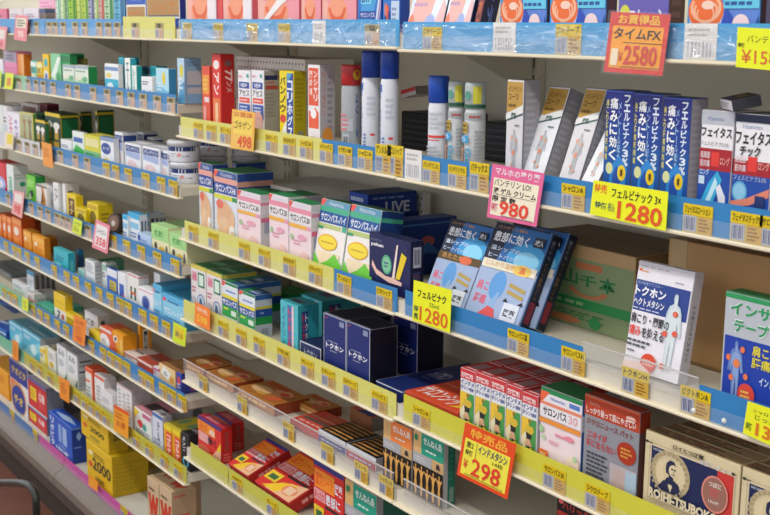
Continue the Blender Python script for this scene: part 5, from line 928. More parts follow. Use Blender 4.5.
def carton(key, pa, pb, yt, Y, d, body, label, f, s=(), t=(), tape=None, hm=None, wmax=None):
    zb = top_of(key); z = zb+.15
    for _ in range(5): X0 = x_at(pa, Y, z); z = z_at(yt, X0, Y)
    X1 = x_at(pb, Y, z); h = min(z-zb, hm or 9); w = min(X1-X0, wmax or 9)
    e = empty('cardboard_carton', (X0, Y, z2(zb)+.0004)); tag(e, label, 'carton')
    paint_box(w, d, h, {'c': body, 'f': f, 's': s, 't': t}).build('carton_body', e)
    if tape:
        m = MB(); a, b, l = tape; c = mat('#b39a6c', .25, .04)
        m.box(w*a, w*b, -.0005, -.0001, h*(1-l), h+.0004, c); m.box(w*a, w*b, -.0005, d*.9, h+.0001, h+.0006, c); tp = m.build('packing_tape', e)
    m = MB(); m.box(0+.002, w-.002, d*.5-.0008, d*.5+.0008, h, h+.0003, mat('#4a3a28')); m.build('top_flap_seam', e)
    return e
gc = [('r',0,0,1,.84,'#7f9168'),('r',.1,.24,.98,.36,'#2f8a4c'),('g',.18,.26,.8,.34,1,'#8ab480'),('r',.52,.72,.74,.8,'#b87048'),('t','山',.42,.52,.54,.7,'#2c7a44',.05),('t','千',.55,.52,.7,.66,'#2c7a44',.05),('t','本',.72,.5,.86,.68,'#2c7a44',.05),('a',.63,.5,.17,.12,190,350,.7,'#b8744c'),('g',.28,.1,.8,.2,3,'#3a7a44'),('e',.42,.08,.16,.045,'#b8764c'),('e',.7,.1,.05,.07,'#2f8a4c')]
carton(T, 520, 636, 232, .125, .155, '#b39468', 'green printed cardboard carton with tan top, behind the heat packs', gc, s=[('r',0,0,1,1,'#8e7450')], t=[('r',0,0,1,1,'#7d6748')], hm=.2)
carton(T, 669, 850, 238, .115, .165, '#b08a58', 'plain brown cardboard carton with tape, behind the white and navy box', [('r',0,0,1,.03,'#8a6a40')], s=[('r',0,0,1,1,'#8e7048')], t=[('r',0,0,1,1,'#9c7c50')], tape=(.02, .12, .26), hm=.24, wmax=.33)
tok = {'c': '#e9e7ee', 'f': [('r',.02,.55,.98,.83,'#27428e'),('r',.0,.97,1,1,'#d4d2da'),('g',.05,.955,.9,.965,1,'#7a7a84'),('e',.06,.92,.03,.012,'#e0703c'),('g',.09,.9,.24,.93,1,'#e8a878'),('g',.7,.86,.93,.89,1,'#b0b4c4'),('t','消炎鎮痛プラスター',.04,.79,.5,.82,'#a8bce0',.0),('t','トクホン',.03,.69,.58,.78,'#f2f4fa',.07),('t','ヘクトメタシン',.03,.6,.58,.67,'#f2f4fa',.05),('g',.03,.565,.55,.585,1,'#d0d8ec'),
       ('B',.54,.08,1.0,.78,'#c4d4dc'),('B',.58,.1,.97,.74,'#d4e0e4'),('t','肩こり・関節の',.03,.43,.72,.53,'#1d1d26',.03),('t','痛み',.03,.32,.24,.42,'#e0483c',.05),('t','を抑える',.26,.32,.66,.42,'#1d1d26',.03),('g',.03,.22,.5,.3,2,'#4a4a58'),('g',.05,.17,.2,.2,1,'#4a4a58'),('e',.46,.11,.14,.085,'#dc4a2c'),('g',.36,.08,.56,.15,2,'#f0b8a0'),('p',[(.02,0),(.6,.0),(.3,.1),(.02,.08)],'#f0d0c4'),
       ('e',.8,.6,.045,.026,'#e05c40'),('e',.67,.41,.045,.026,'#e05c40'),('e',.84,.43,.045,.026,'#e05c40'),('e',.7,.12,.045,.026,'#e05c40'),('e',.8,.6,.02,.012,'#f08a70'),('g',.1,.015,.25,.03,1,'#8a8a98')],
       's': [('r',0,0,1,1,'#b6b0b4'),('R','トクホンヘクトメタシン',.3,.2,.7,.7,'#4a464e',.02)], 't': [('r',0,0,1,1,'#d8d6dc')]}
item(T, 622, 677.5, 262, .018, tok, 'white and navy box with a standing body silhouette, leaning back behind the clear fence', Y=.014, lean=.15)
ins = {'c': '#bac0c8', 'f': [('r',0,.95,1,1,'#2c9a5c'),('r',.05,.0,1,.62,'#1c3fa8'),('r',.1,.78,.88,.92,'#e8f0ea'),('t','インサイド',.1,.8,1.4,.92,'#1f9a58',.09),('t','テープ',.24,.65,.84,.77,'#1f9a58',.09),('t','インサイド',.11,.81,1.39,.91,'#eef6f0',.02),('B',.08,.03,.62,.56,'#6a86c4'),('B',.14,.06,.56,.52,'#8aa4d8'),('t','肩こり',.62,.47,1.1,.56,'#e8d83c',.05),('t','腰痛・',.62,.36,1.1,.45,'#e8d83c',.05),
       ('e',.2,.4,.05,.03,'#e8784c'),('e',.36,.36,.07,.04,'#ea8450'),('e',.46,.5,.05,.03,'#e8784c'),('e',.3,.22,.05,.03,'#e8784c'),('e',.58,.26,.05,.03,'#e8784c'),('e',.62,.1,.19,.1,'#e04a3c'),('g',.5,.06,.74,.14,2,'#f0d060'),('t','インド',.9,.24,1.2,.3,'#d8e4f4',.02)],
       's': [('r',0,0,1,1,'#8a9098')], 't': [('r',0,0,1,1,'#2c8a54')]}
ins['f'] = [e if not (e[0] == 't' and e[1] in ('インサイド',)) else None for e in ins['f']]
ins['f'] = [e for e in ins['f'] if e and not (e[0] == 'r' and e[5] == '#e8f0ea')]
# the box runs past the photo edge: full width about 9 cm
ins['f'] = [('r',0,.95,1,1,'#2c9a5c'),('r',.03,.0,1,.60,'#1c3fa8'),('t','インサイド',.07,.80,.97,.93,'#f0f6f2',.12),('t','インサイド',.08,.805,.96,.925,'#1f9a58',.05),('t','テープ',.13,.64,.6,.78,'#f0f6f2',.12),('t','テープ',.14,.65,.59,.77,'#1f9a58',.05),
   ('B',.05,.03,.34,.57,'#6a86c4'),('B',.09,.06,.31,.53,'#8aa4d8'),('t','肩こり',.4,.47,.72,.57,'#e8d83c',.05),('t','腰痛・',.4,.36,.72,.46,'#e8d83c',.05),('t','関節痛',.75,.36,.97,.46,'#e8d83c',.05),
   ('e',.1,.4,.03,.03,'#e8784c'),('e',.21,.36,.045,.04,'#ea8450'),('e',.28,.5,.03,.03,'#e8784c'),('e',.15,.22,.03,.03,'#e8784c'),('e',.34,.26,.03,.03,'#e8784c'),('e',.36,.1,.11,.1,'#e04a3c'),('g',.29,.06,.43,.14,2,'#f0d060'),('t','インドメタシン',.52,.22,.95,.3,'#d8e4f4',.02)]
item(T, 725.5, 806, 291, .03, ins, 'blue and grey box with big green katakana at the right photo edge', Y=.03)

# ---- fourth shelf, middle bay
T = 'M4'
hb_ = {'c': '#e4dfe0', 'f': [('r',0,.94,1,1,'#e0cc30'),('r',.1,.66,.42,.86,'#e0a0ac'),('t','いた',.12,.68,.4,.82,'#c84060',.03),('r',.5,.56,.92,.88,'#1f7a4c'),('r',.56,.6,.86,.84,'#d8ece0'),('e',.68,.24,.26,.17,'#8098c4'),('e',.68,.24,.2,.13,'#d4dcea'),('p',[(.55,.15),(.8,.15),(.75,.3),(.6,.34)],'#4a6a98'),('g',.08,.4,.45,.55,2,'#c86a78'),('e',.2,.22,.14,.1,'#b8b8c8')],
      's': [('r',0,0,1,1,'#bcb8b8'),('r',0,.93,1,1,'#c4b42c'),('g',.1,.2,.9,.8,4,'#8e9a94')], 't': [('r',0,0,1,1,'#2a7a48'),('g',.1,.3,.9,.7,1,'#8ac0a0'),('r',0,0,1,.06,'#dccc30')]}
item(T, 190.5, 205.5, 264, .12, hb_, 'white box with green top and a green framed square, left one of two', Y=.014, group='white boxes with green top and yellow edge')
item(T, 206, 221.5, 270, .09, hb_, 'white box with green top and a green framed square, right one of two', Y=.012, group='white boxes with green top and yellow edge')
item(T, 228, 236, 258.5, .10, hb_, 'green topped box with yellow edge at the back of the fourth shelf', Y=.12)
item('L5', 186, 191, 243, .05, {'c': '#6f8a64', 'f': [('e',.5,.5,.3,.2,'#b85a3c')], 's': [('r',0,0,1,1,'#8a9a78'),('e',.6,.5,.2,.18,'#a86a4a')], 't': [('r',0,0,1,1,'#3f6a4a')]}, 'olive green box with a red oval at the back left of the fourth shelf', Y=.12)
sm = {'c': '#e8ecec', 'f': [('r',0,.93,1,1,'#2c8a5c'),('p',[(0,.84),(.3,1),(0,1)],'#e8584c'),('r',0,.7,1,.88,'#dfe6ee'),('g',.25,.76,.9,.84,1,'#4a78c0'),('r',0,.62,1,.7,'#e6d838'),('r',0,.44,1,.62,'#24509c'),('t','サロンパス',.04,.46,.96,.6,'#f0f4f8',.07),('r',0,.2,1,.44,'#2ca050'),('r',.1,.36,.4,.4,'#d8e04c'),('r',.6,.26,.92,.38,'#d8e8dc'),('r',0,0,1,.2,'#e2e8ea')],
      's': [('r',0,0,1,1,'#b4bcc4'),('r',0,.88,1,1,'#2a5a98'),('r',0,.72,1,.88,'#b8c0c8'),('r',0,.66,1,.72,'#c8bc30'),('r',0,.48,1,.66,'#1f4690'),('g',.3,.54,.6,.6,1,'#b0c0dc'),('r',0,.3,1,.48,'#218a44'),('k',.3,.05,.8,.2,'#8a929c')], 't': [('r',0,0,1,1,'#2a5a8c'),('p',[(0,0),(.5,0),(.2,1),(0,1)],'#2c8a5c'),('g',.4,.2,.9,.8,2,'#c8d4e4')]}
item(T, 222, 237.5, 280, .11, sm, 'small blue, green and yellow striped box, left one of two', Y=.012, group='small striped boxes')
item(T, 239, 255, 289.5, 272, sm, 'small blue, green and yellow striped box, right one of two', Y=.010, group='small striped boxes')
item(T, 242, 250, 277, .025, {**sm, 't': [('r',0,0,1,1,'#b8c0cc'),('g',.1,.2,.9,.8,2,'#7a90b0')]}, 'small striped box at the back behind the right striped box', Y=.14)
te = {'c': '#52bcc8', 'f': [('v','バイテリン',.12,.12,.28,.9,'#3a6a9c',.03),('r',.42,.05,.78,.95,'#3a70b0'),('v','トクホンB',.45,.08,.62,.9,'#d84a58',.04),('r',.66,.05,.78,.95,'#e8d0d8')], 's': [('r',0,0,1,1,'#2f98a4'),('r',.18,.05,.48,.88,'#24447c'),('v','トクホン',.2,.1,.34,.84,'#c83c4c',.04),('v','トクホン',.34,.1,.46,.84,'#c8d8e8',.03),('r',.5,.0,.52,1,'#2a8894')], 't': [('r',0,0,1,1,'#3fa8b4'),('r',.2,.3,.7,.6,'#6a5a78')]}
item(T, 280, 298, 299.5, 319, te, 'turquoise box with red and blue vertical lettering, front one', Y=.014)
item(T, 301, 322, 294, .10, te, 'turquoise box standing behind the front turquoise box', Y=.13)
item(T, 272, 290, 288.5, .06, {'c': '#2c9a50', 'f': [('r',0,0,.35,1,'#e04c34'),('g',.4,.2,.9,.8,2,'#c8e8c8')], 's': [('r',0,0,1,1,'#1f8a44')], 't': [('r',0,0,1,1,'#259a4c')]}, 'green box with a red corner behind the turquoise boxes', Y=.17, hmax=.15)
item(T, 300, 321, 340, 321.5, {'c': '#2a3260', 'f': [('r',0,.0,1,.06,'#c8ccd8'),('r',0,.94,1,1,'#c8ccd8'),('r',0,0,.03,1,'#c8ccd8'),('r',.97,0,1,1,'#c8ccd8'),('t','トクホン',.2,.3,.8,.7,'#b8c0d8',.05)], 's': [('r',0,0,1,1,'#141a3c')], 't': [('r',0,0,1,1,'#172450')]}, 'low navy box with white frame beside the tall navy boxes', Y=.010)
bpy.data.objects.remove([x for x in COL.objects if x.get('label', '').startswith('low navy box with white')][0])
item(T, 300, 321.5, 340, .09, {'c': '#2a3260', 'f': [('r',0,.0,1,.08,'#c8ccd8'),('r',0,.92,1,1,'#c8ccd8'),('r',0,0,.03,1,'#c8ccd8'),('r',.97,0,1,1,'#c8ccd8'),('t','トクホン',.2,.3,.8,.7,'#b8c0d8',.05)], 's': [('r',0,0,1,1,'#141a3c')], 't': [('r',0,0,1,1,'#172450')]}, 'low navy box with white frame beside the tall navy boxes', Y=.010)
W_ = '#c9ccd6'
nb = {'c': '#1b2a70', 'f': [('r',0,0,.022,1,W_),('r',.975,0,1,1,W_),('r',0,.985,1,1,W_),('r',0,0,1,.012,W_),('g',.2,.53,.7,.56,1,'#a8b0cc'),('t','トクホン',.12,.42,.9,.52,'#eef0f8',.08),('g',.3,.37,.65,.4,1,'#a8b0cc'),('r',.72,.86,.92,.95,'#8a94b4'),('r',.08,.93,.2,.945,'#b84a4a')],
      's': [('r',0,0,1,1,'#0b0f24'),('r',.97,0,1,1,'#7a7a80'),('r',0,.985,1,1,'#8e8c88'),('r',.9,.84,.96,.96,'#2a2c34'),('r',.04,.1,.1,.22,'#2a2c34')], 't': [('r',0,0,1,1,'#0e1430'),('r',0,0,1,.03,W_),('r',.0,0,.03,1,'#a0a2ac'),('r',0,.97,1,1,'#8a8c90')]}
TL = 'tall navy box with white edges, '
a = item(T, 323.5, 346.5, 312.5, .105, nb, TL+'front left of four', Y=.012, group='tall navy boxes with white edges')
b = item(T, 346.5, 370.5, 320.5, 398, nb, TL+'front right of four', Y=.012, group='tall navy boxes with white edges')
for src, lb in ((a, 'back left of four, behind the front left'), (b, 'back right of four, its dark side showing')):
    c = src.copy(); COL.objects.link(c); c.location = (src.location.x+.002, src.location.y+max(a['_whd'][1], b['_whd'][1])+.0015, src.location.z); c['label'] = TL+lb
def flat(key, quad, z, th, P, label, name='medicine_box'):
    """flat box lying on the shelf: quad = four photo corners of its top (near-left, near-right, far-right, far-left)"""
    zt = top_of(key)+z
    pts = []
    for px, py in quad:
        d = (px-385)*RT-(py-257.5)*UP+FPX*FW; t_ = zt/d.z
        pts.append(Vector((d.x*t_, d.y*t_-D)))
    O = pts[0]; U = ((pts[1]-pts[0])+(pts[2]-pts[3]))/2; V = ((pts[3]-pts[0])+(pts[2]-pts[1]))/2
    yaw = math.atan2(U.y, U.x); w = U.length; n = Vector((-U.y, U.x)).normalized(); dd = min(V.dot(n), .27)
    m = paint_box(w, dd, th, P); o = m.build(name); o.location = (O.x, max(O.y, .006), z2(zt)-th); o.rotation_euler = (0, 0, yaw); tag(o, label, 'box'); o['_whd'] = (w, dd, th)
    return o
flat(T, [(400,395),(378,383),(418,368),(459,380)], .03, .03, {'c': '#16265e', 'f': [], 't': []}, 'tmp')
bpy.data.objects.remove([x for x in COL.objects if x.get('label') == 'tmp'][0])
lie = {'c': '#1a2a68', 'f': [('r',0,.9,1,1,W_)], 's': [('r',0,0,1,1,'#10183c'),('r',0,.9,1,1,'#b8bac4')], 't': [('r',0,0,1,1,'#182a66'),('t','トクホン',.25,.45,.75,.66,'#c8cce0',.05),('r',0,0,.02,1,'#9a9cb0'),('r',.98,0,1,1,W_),('g',.3,.38,.7,.42,1,'#6a78a8')]}
zf = .024
X0 = x_at(376, .012, top_of(T)+zf); X1 = BAYX['M'][1]-.004
m = paint_box(X1-X0, .215, zf, lie); o = m.build('medicine_box'); o.location = (X0, .012, z2(top_of(T))+.0004); tag(o, 'navy box lying flat beside the tall navy boxes, fourth shelf', 'box')
T = 'R4'
orx = {'c': '#dc5a34', 'f': [('r',0,0,1,1,'#c8482c')], 's': [('r',0,0,1,1,'#c04428')], 't': [('r',0,0,1,1,'#dc5230'),('t','サロンシップ',.04,.06,.9,.3,'#f0e0dc',.05),('p',[(.3,.55),(.8,.45),(1,.55),(1,.66),(.75,.58),(.35,.68)],'#a8a0ac'),('p',[(.75,.05),(.85,.2),(.8,.3),(.9,.35),(.92,.1)],'#ecc030'),('g',.05,.4,.5,.46,1,'#e89070')]}
X0 = BAYX['R'][0]+.004; X1 = x_at(459, .014, top_of(T)+.03)
m = paint_box(X1-X0-.001, .2, .022, orx); o = m.build('medicine_box'); o.location = (X0, .012, z2(top_of(T))+.0004); tag(o, 'orange box with white katakana lying flat on the fourth shelf', 'box')
sp = {'c': '#e8e8ea', 'f': [('r',0,.83,1,1,'#cf3a3e'),('g',.06,.9,.8,.95,1,'#f0d0d0'),('t','お徳用',.06,.85,.86,.94,'#f2dcdc',.05),('t','インドメ',.06,.74,.95,.82,'#35549a',.03),('t','タシン',.06,.66,.6,.73,'#35549a',.02),('t','NEW',.64,.66,.95,.72,'#35549a',.03),('r',.04,.02,.96,.62,'#4a9c50'),('p',[(.04,.62),(.7,.62),(.04,.3)],'#ecc43c'),('p',[(.04,.3),(.4,.45),(.3,.1),(.04,.2)],'#e8dcb8'),
       ('e',.55,.58,.08,.035,'#8a6a3c'),('p',[(.3,.52),(.8,.5),(.85,.44),(.7,.38),(.35,.4)],'#d8b83c'),('p',[(.34,.4),(.72,.38),(.66,.3),(.4,.3)],'#2a2a2c'),('p',[(.4,.3),(.62,.3),(.75,.2),(.5,.15),(.3,.22)],'#dcae8a'),('p',[(.45,.2),(.85,.18),(.8,.1),(.5,.08)],'#3a3a34'),('e',.7,.14,.14,.04,'#d8c43c'),('g',.1,.03,.6,.08,1,'#d8d44c')],
      's': [('r',0,0,1,1,'#b8b4b8'),('r',0,.83,1,1,'#b83438')], 't': [('r',0,0,1,1,'#c23c3e'),('r',.22,.25,.8,.75,'#a88c90'),('r',.18,.1,.84,.18,'#e0b8b8')]}
edges = [460.5, 475.6, 491.2, 506.7, 522.3, 538.4]; ys = [367, 371.5, 377, 383.5, 391]
SL = 'runner box with a red lid, '
fr = []
for i in range(5):
    fr.append(item(T, edges[i], edges[i+1], ys[i], .058, sp, SL+f'{ORD[i]} from the left in the front row', Y=.012, group='red topped sports plaster boxes'))
hh = max(o_['_whd'][2] for o_ in fr)
for r_ in (1, 2):
    for i in range(5):
        c = fr[i].copy(); COL.objects.link(c); c.location.y += .0595*r_; c['label'] = SL+f'{ORD[i]} from the left in the {["middle","back"][r_-1]} row'
s30 = {'c': '#eedde0', 'f': [('r',0,.93,1,1,'#2c8a54'),('r',0,.78,1,.93,'#e9e6ea'),('t','Hisamitsu',.25,.86,.6,.9,'#4a68b8',.02),('r',.7,.85,.95,.91,'#5a80c8'),('p',[(0,.78),(.22,.95),(0,.95)],'#ec6844'),('r',0,.78,1,.82,'#e88a68'),('t','サロンパス',.08,.66,.66,.76,'#2c2a2c',.06),('t','30',.68,.66,.9,.76,'#ecc0c4',.02),('r',0,.62,1,.78,'#eae6ea'),('t','サロンパス',.08,.65,.66,.76,'#2c2a2c',.06),('t','30',.7,.65,.92,.76,'#e0a8ae',.02),('r',0,.55,1,.61,'#ea943c'),
        ('g',.4,.42,.75,.48,1,'#e88aa0'),('g',.25,.3,.6,.36,2,'#e89aa8'),('e',.74,.46,.12,.03,'#e88a9c'),('e',.06,.46,.06,.05,'#a8c89a'),('e',.12,.36,.05,.03,'#b8d0a8'),('r',.02,.06,.24,.2,'#e8742c'),('t','特価',.05,.09,.2,.17,'#f4d8a0',.02),('e',.85,.14,.16,.12,'#f0dcc8'),('e',.8,.06,.1,.08,'#e8c4b0'),('e',.9,.24,.05,.04,'#b0d0a0')],
       's': [('r',0,0,1,1,'#3a68a8'),('r',0,.6,1,.8,'#d0d4dc')], 't': [('r',0,0,1,1,'#2f8a50')]}
item(T, 541, 583, 385.5, .05, s30, 'pink and white box with orange stripe and green top', Y=.014)
rg = {'c': '#8f9098', 'f': [('r',0,.78,1,1,'#b84020'),('r',0,.97,1,1,'#d0603c'),('t','Hisamitsu',.1,.9,.28,.94,'#d8a090',.0),('t','しっかり貼って肌にやさしい',.04,.8,.94,.88,'#ece0dc',.04),('t','ジクロニュース パット',.05,.68,.9,.75,'#8a4a44',.03),('t','ニオイが',.08,.54,.44,.62,'#c8404a',.04),('t','気にならない',.06,.44,.6,.53,'#c8404a',.04),('g',.08,.12,.5,.4,6,'#3f4450'),
       ('e',.8,.52,.17,.12,'#aa3418'),('g',.7,.46,.9,.58,3,'#d8a040'),('r',.52,.0,1,.36,'#b8aeb2'),('p',[(.56,0),(.9,0),(.84,.34),(.6,.3)],'#c0a8a4'),('r',.8,.1,1,.34,'#a8bed0'),('g',.08,.03,.44,.08,1,'#b85058'),('e',.86,.9,.09,.035,'#d88a78'),('g',.78,.86,.96,.93,2,'#e8d8d0')],
      's': [('r',0,0,1,1,'#5a3a38'),('r',0,.78,1,1,'#8c2c18')], 't': [('r',0,0,1,1,'#a83c20')]}
item(T, 585, 641, 393, .02, rg, 'grey box with a rust red top band and white Japanese lettering', Y=.012)
def roihi():
    f = [('r',.055,.08,.965,.86,'#b8a888'),('r',.065,.09,.955,.85,'#d8c8a4'),('r',.08,.12,.945,.82,'#1c2652'),('r',.78,.12,.945,.82,'#cc3a34'),
         ('t','NICHIBAN',.1,.77,.24,.8,'#d0d4e0',.02),('e',.3,.52,.21,.31,'#c4b48c'),('e',.3,.52,.165,.25,'#dccca4'),
         ('e',.3,.55,.085,.14,'#d4c498'),('H',.2,.38,.42,.72,'#20264a'),('e',.335,.575,.052,.085,'#dccca4'),('p',[(.17,.3),(.24,.42),(.3,.36),(.38,.42),(.44,.3),(.4,.26),(.2,.26)],'#20264a'),('p',[(.28,.37),(.33,.37),(.31,.27)],'#dccca4'),('e',.32,.6,.012,.012,'#20264a'),('e',.35,.6,.012,.012,'#20264a'),('r',.315,.525,.355,.535,'#20264a'),('r',.335,.55,.342,.58,'#8a7a5c'),
         ('r',.3,.895,.62,.93,'#c8b890'),('t','ロイヒつぼ膏',.32,.885,.64,.95,'#3a342c',.03),('t','温感',.6,.83,.7,.88,'#ccc8d0',.03),('t','ジーティー',.66,.82,.93,.9,'#d8d0d0',.04),
         ('e',.775,.5,.135,.24,'#d88a7c'),('e',.775,.5,.12,.215,'#9a6a5c'),('t','つぼに',.71,.59,.84,.66,'#e0d0c4',.03),('t','GT',.73,.46,.82,.57,'#c85858',.03),('t','156枚',.72,.37,.83,.42,'#e0d0c4',.02),('g',.72,.16,.84,.2,1,'#c0c4d0')]
    f += [('a',.3,.52,.205,.3,k*15,k*15+7,.84,'#a89a78') for k in range(24)]
    f += [('t','ROIHI-TSUBOKO',.1,.14,.84,.27,'#e0d2ae',.08),('r',.06,.87,.12,.885,'#4a443c'),('e',.06,.88,.02,.02,'#3a342c'),('e',.965,.88,.02,.02,'#3a342c')]
    def up_(e):
        g = lambda v: v*.88+.12
        if e[0] == 'p': return ('p', [(x, g(y)) for x, y in e[1]], e[2])
        if e[0] in 'rBFH': return (e[0], e[1], g(e[2]), e[3], g(e[4]), e[5])
        if e[0] == 'g': return ('g', e[1], g(e[2]), e[3], g(e[4]), e[5], e[6])
        if e[0] == 't': return ('t', e[1], e[2], g(e[3]), e[4], g(e[5])) + tuple(e[6:])
        if e[0] in 'ea': return (e[0], e[1], g(e[2]), e[3], e[4]*.9) + tuple(e[5:])
        return e
    f = [up_(e) for e in f]
    return {'c': '#d8c9a2', 'f': f, 's': [('r',0,0,1,1,'#a89874')], 't': [('r',0,0,1,1,'#a8906c'),('g',.02,.1,.98,.9,3,'#7a3a34'),('g',.05,.1,.95,.4,1,'#4a5a3c')]}
RO = roihi()
RL = 'cream and navy ROIHI-TSUBOKO box with a bearded man portrait, '
RL = 'cream and navy box with a round portrait, '
r1 = item(T, 645.5, 741.5, 429.5, .026, RO, RL+'front row beside the grey box', Y=.012, lean=.0, group='cream and navy portrait boxes')
for i in (1, 2, 3):
    c = r1.copy(); COL.objects.link(c); c.location = (r1.location.x+.004*i, r1.location.y+.0275*i, r1.location.z); c['label'] = RL+f'{["directly behind the front one","third from the front","last of its row"][i-1]}'
r2 = r1.copy(); COL.objects.link(r2); r2.location = (r1.location.x+r1['_whd'][0]+.002, r1.location.y, r1.location.z); r2['label'] = RL+'cut by the right photo edge'
c = r2.copy(); COL.objects.link(c); c.location = (r2.location.x+.004, r2.location.y+.0275, r2.location.z); c['label'] = RL+'behind the one cut by the photo edge'
T = 'R5'
item(T, 556.5, 640, 494.5, .05, {'c': '#1a1214', 'f': [('e',.06,.93,.03,.03,'#e86a6a'),('t','ハリックス',.08,.84,.5,.95,'#c03c34',.03),('r',.02,.4,.16,.8,'#b83428'),('t','温感',.2,.55,.6,.8,'#c83c30',.05)], 's': [('r',0,0,1,1,'#120c0e')], 't': [('r',0,0,1,1,'#241a1c')]}, 'black box with red lettering under the fourth shelf, cut by the photo bottom', Y=.03)

# ---- fifth shelf, middle bay: flat packs and figurine boxes
T = 'M5'
snk = {'c': '#b0702c', 'f': [('r',0,0,1,1,'#b87a3c'),('g',.1,.2,.9,.7,1,'#e8c890')], 's': [('r',0,0,1,1,'#8a3a20')], 't': [('r',0,0,1,1,'#b0742c'),('r',.06,.06,.94,.94,'#a8682c'),('e',.3,.4,.24,.2,'#d8b07c'),('e',.66,.62,.2,.2,'#d89a70'),('e',.72,.6,.1,.1,'#c84a30'),('r',.1,.75,.6,.9,'#b04424'),('p',[(.6,.1),(.8,.4),(.9,.3),(.8,.05)],'#c85a34'),('e',.45,.2,.12,.08,'#c8943c')]}
flat(T, [(205,371),(232,385.5),(251,373),(224,361.7)], .022, .0215, snk, 'brown and orange snack box lying flat, left one behind the clear fence')
flat(T, [(235,387),(271,406),(289,390),(253.5,373)], .026, .0255, snk, 'brown and orange snack box lying flat, middle one behind the clear fence')
flat(T, [(291,398),(318,410),(328,400),(302,386)], .02, .0195, snk, 'brown and orange snack box lying flat, right one beside the red packs')
flat(T, [(184,361),(203,371),(220,360),(204,352)], .02, .0195, snk, 'brown box lying at the far left of the grey fenced shelf')
rf = {'c': '#c83c34', 'f': [('r',0,0,1,1,'#b83430')], 's': [('r',0,0,1,1,'#8a4a30')], 't': [('r',0,0,1,1,'#cc4438'),('r',.05,.3,.95,.45,'#5a4a40'),('r',.05,.55,.95,.62,'#d8a078'),('g',.1,.1,.9,.24,1,'#e8b0a0'),('r',.3,.7,.7,.9,'#b8603c')]}
o1 = flat(T, [(276,421),(314,440),(334,424),(300,409)], .018, .017, rf, 'flat red pack with a dark stripe behind the clear fence, left one')
flat(T, [(333,409),(352,417),(385,398),(366,391)], .018, .017, rf, 'flat red pack with a dark stripe at the back right of the fenced shelf') if 0 else None
def fgt(col, wcol):
    t = [('r',0,0,1,1,'#14110f'),('r',0,0,1,.02,wcol)]
    for k in range(6):
        v0 = .06+k*.155
        t.append(('p', [(.08,v0+.01),(.2,v0+.06),(.4,v0+.04),(.6,v0+.07),(.85,v0+.05),(.93,v0+.09),(.8,v0+.12),(.55,v0+.11),(.3,v0+.12),(.1,v0+.09)], '#c08a44'))
    return {'c': wcol, 'f': [('r',0,.55,1,1,'#dde0e6'),('r',0,0,1,.55,col),('g',.1,.15,.9,.45,1,'#b0b8d0')], 's': [('r',0,0,1,1,'#8c8c90')], 't': t}
zf = .045
def lay(xa, xb, Y, d, h, P, label, up=0, name='medicine_box'):
    zb = top_of(T)+up
    if h > 1:
        yy = h; h = .04
        for _ in range(5): h = z_at(yy, x_at(xa, Y, zb+h), Y)-zb
    X0 = x_at(xa, Y, zb+h); X1 = x_at(xb, Y, zb+h)
    m = paint_box(X1-X0-.001, d, h, P); o = m.build(name); o.location = (X0, Y, z2(zb)+.0004); tag(o, label, 'box'); return o
lay(318.5, 346, .012, .08, 428.7, fgt('#3a468c', '#e4e6ea'), 'box lying flat with gold figures on black top and a blue front')
lay(346.5, 376, .012, .08, 443.5, fgt('#b8343c', '#e4e6ea'), 'box lying flat with gold figures on black top and a red front')
lay(350, 372, .13, .09, .03, {'c': '#a8603c', 'f': [('r',0,0,1,1,'#8a5a3c')], 's': [('r',0,0,1,1,'#8a8078')], 't': [('r',0,0,1,1,'#c05040'),('r',0,.3,1,.5,'#9a8468'),('p',[(.3,0),(.9,0),(1,.4),(.6,.5)],'#2c3a80')]}, 'flat red, tan and navy pack behind the flat gold figure boxes')
def figbox(c2, word):
    f = [('r',0,.62,1,1,'#d8b074'),('r',0,.5,1,.64,'#c8a470'),('r',.27,.66,1,1,c2),('t','せんねん灸',.34,.82,.94,.94,'#eef0ea',.07),('g',.42,.72,.96,.77,1,'#d8e4dc'),('r',.0,.5,.62,.66,'#a9a9ac'),('g',.06,.54,.55,.62,2,'#c4c4c8'),('p',[(.76,.54),(.9,.54),(.86,.62),(.78,.62)],'#3a2a34'),('e',.1,.88,.06,.05,'#2a8a5c' if 'green' in word else '#d8b074'),('r',0,0,1,.5,'#17110e')]
    for k in range(5): f.append(('F', .0+k*.195, .02, .21+k*.195, .49-.005*k, '#d8a254'))
    return {'c': '#a09a94', 'f': f, 's': [('r',0,0,1,1,'#a7a5a4'),('r',.35,0,1,1,'#1c6a54'),('k',.5,.08,.9,.3,'#9ab0a8'),('g',.45,.4,.9,.9,6,'#38806c')], 't': [('r',0,0,1,1,'#b8b0a0')]}
item(T, 383.5, 412.5, 416, .05, figbox('#e8823c', 'orange'), 'upright box with a row of gold figures and an orange panel', Y=.012)
T = 'R5'
fg = item(T, 413.5, 444.5, 427.5, 456, figbox('#1f9a80', 'green'), 'upright box with gold figures and a green panel, under the yellow strip', Y=.012)

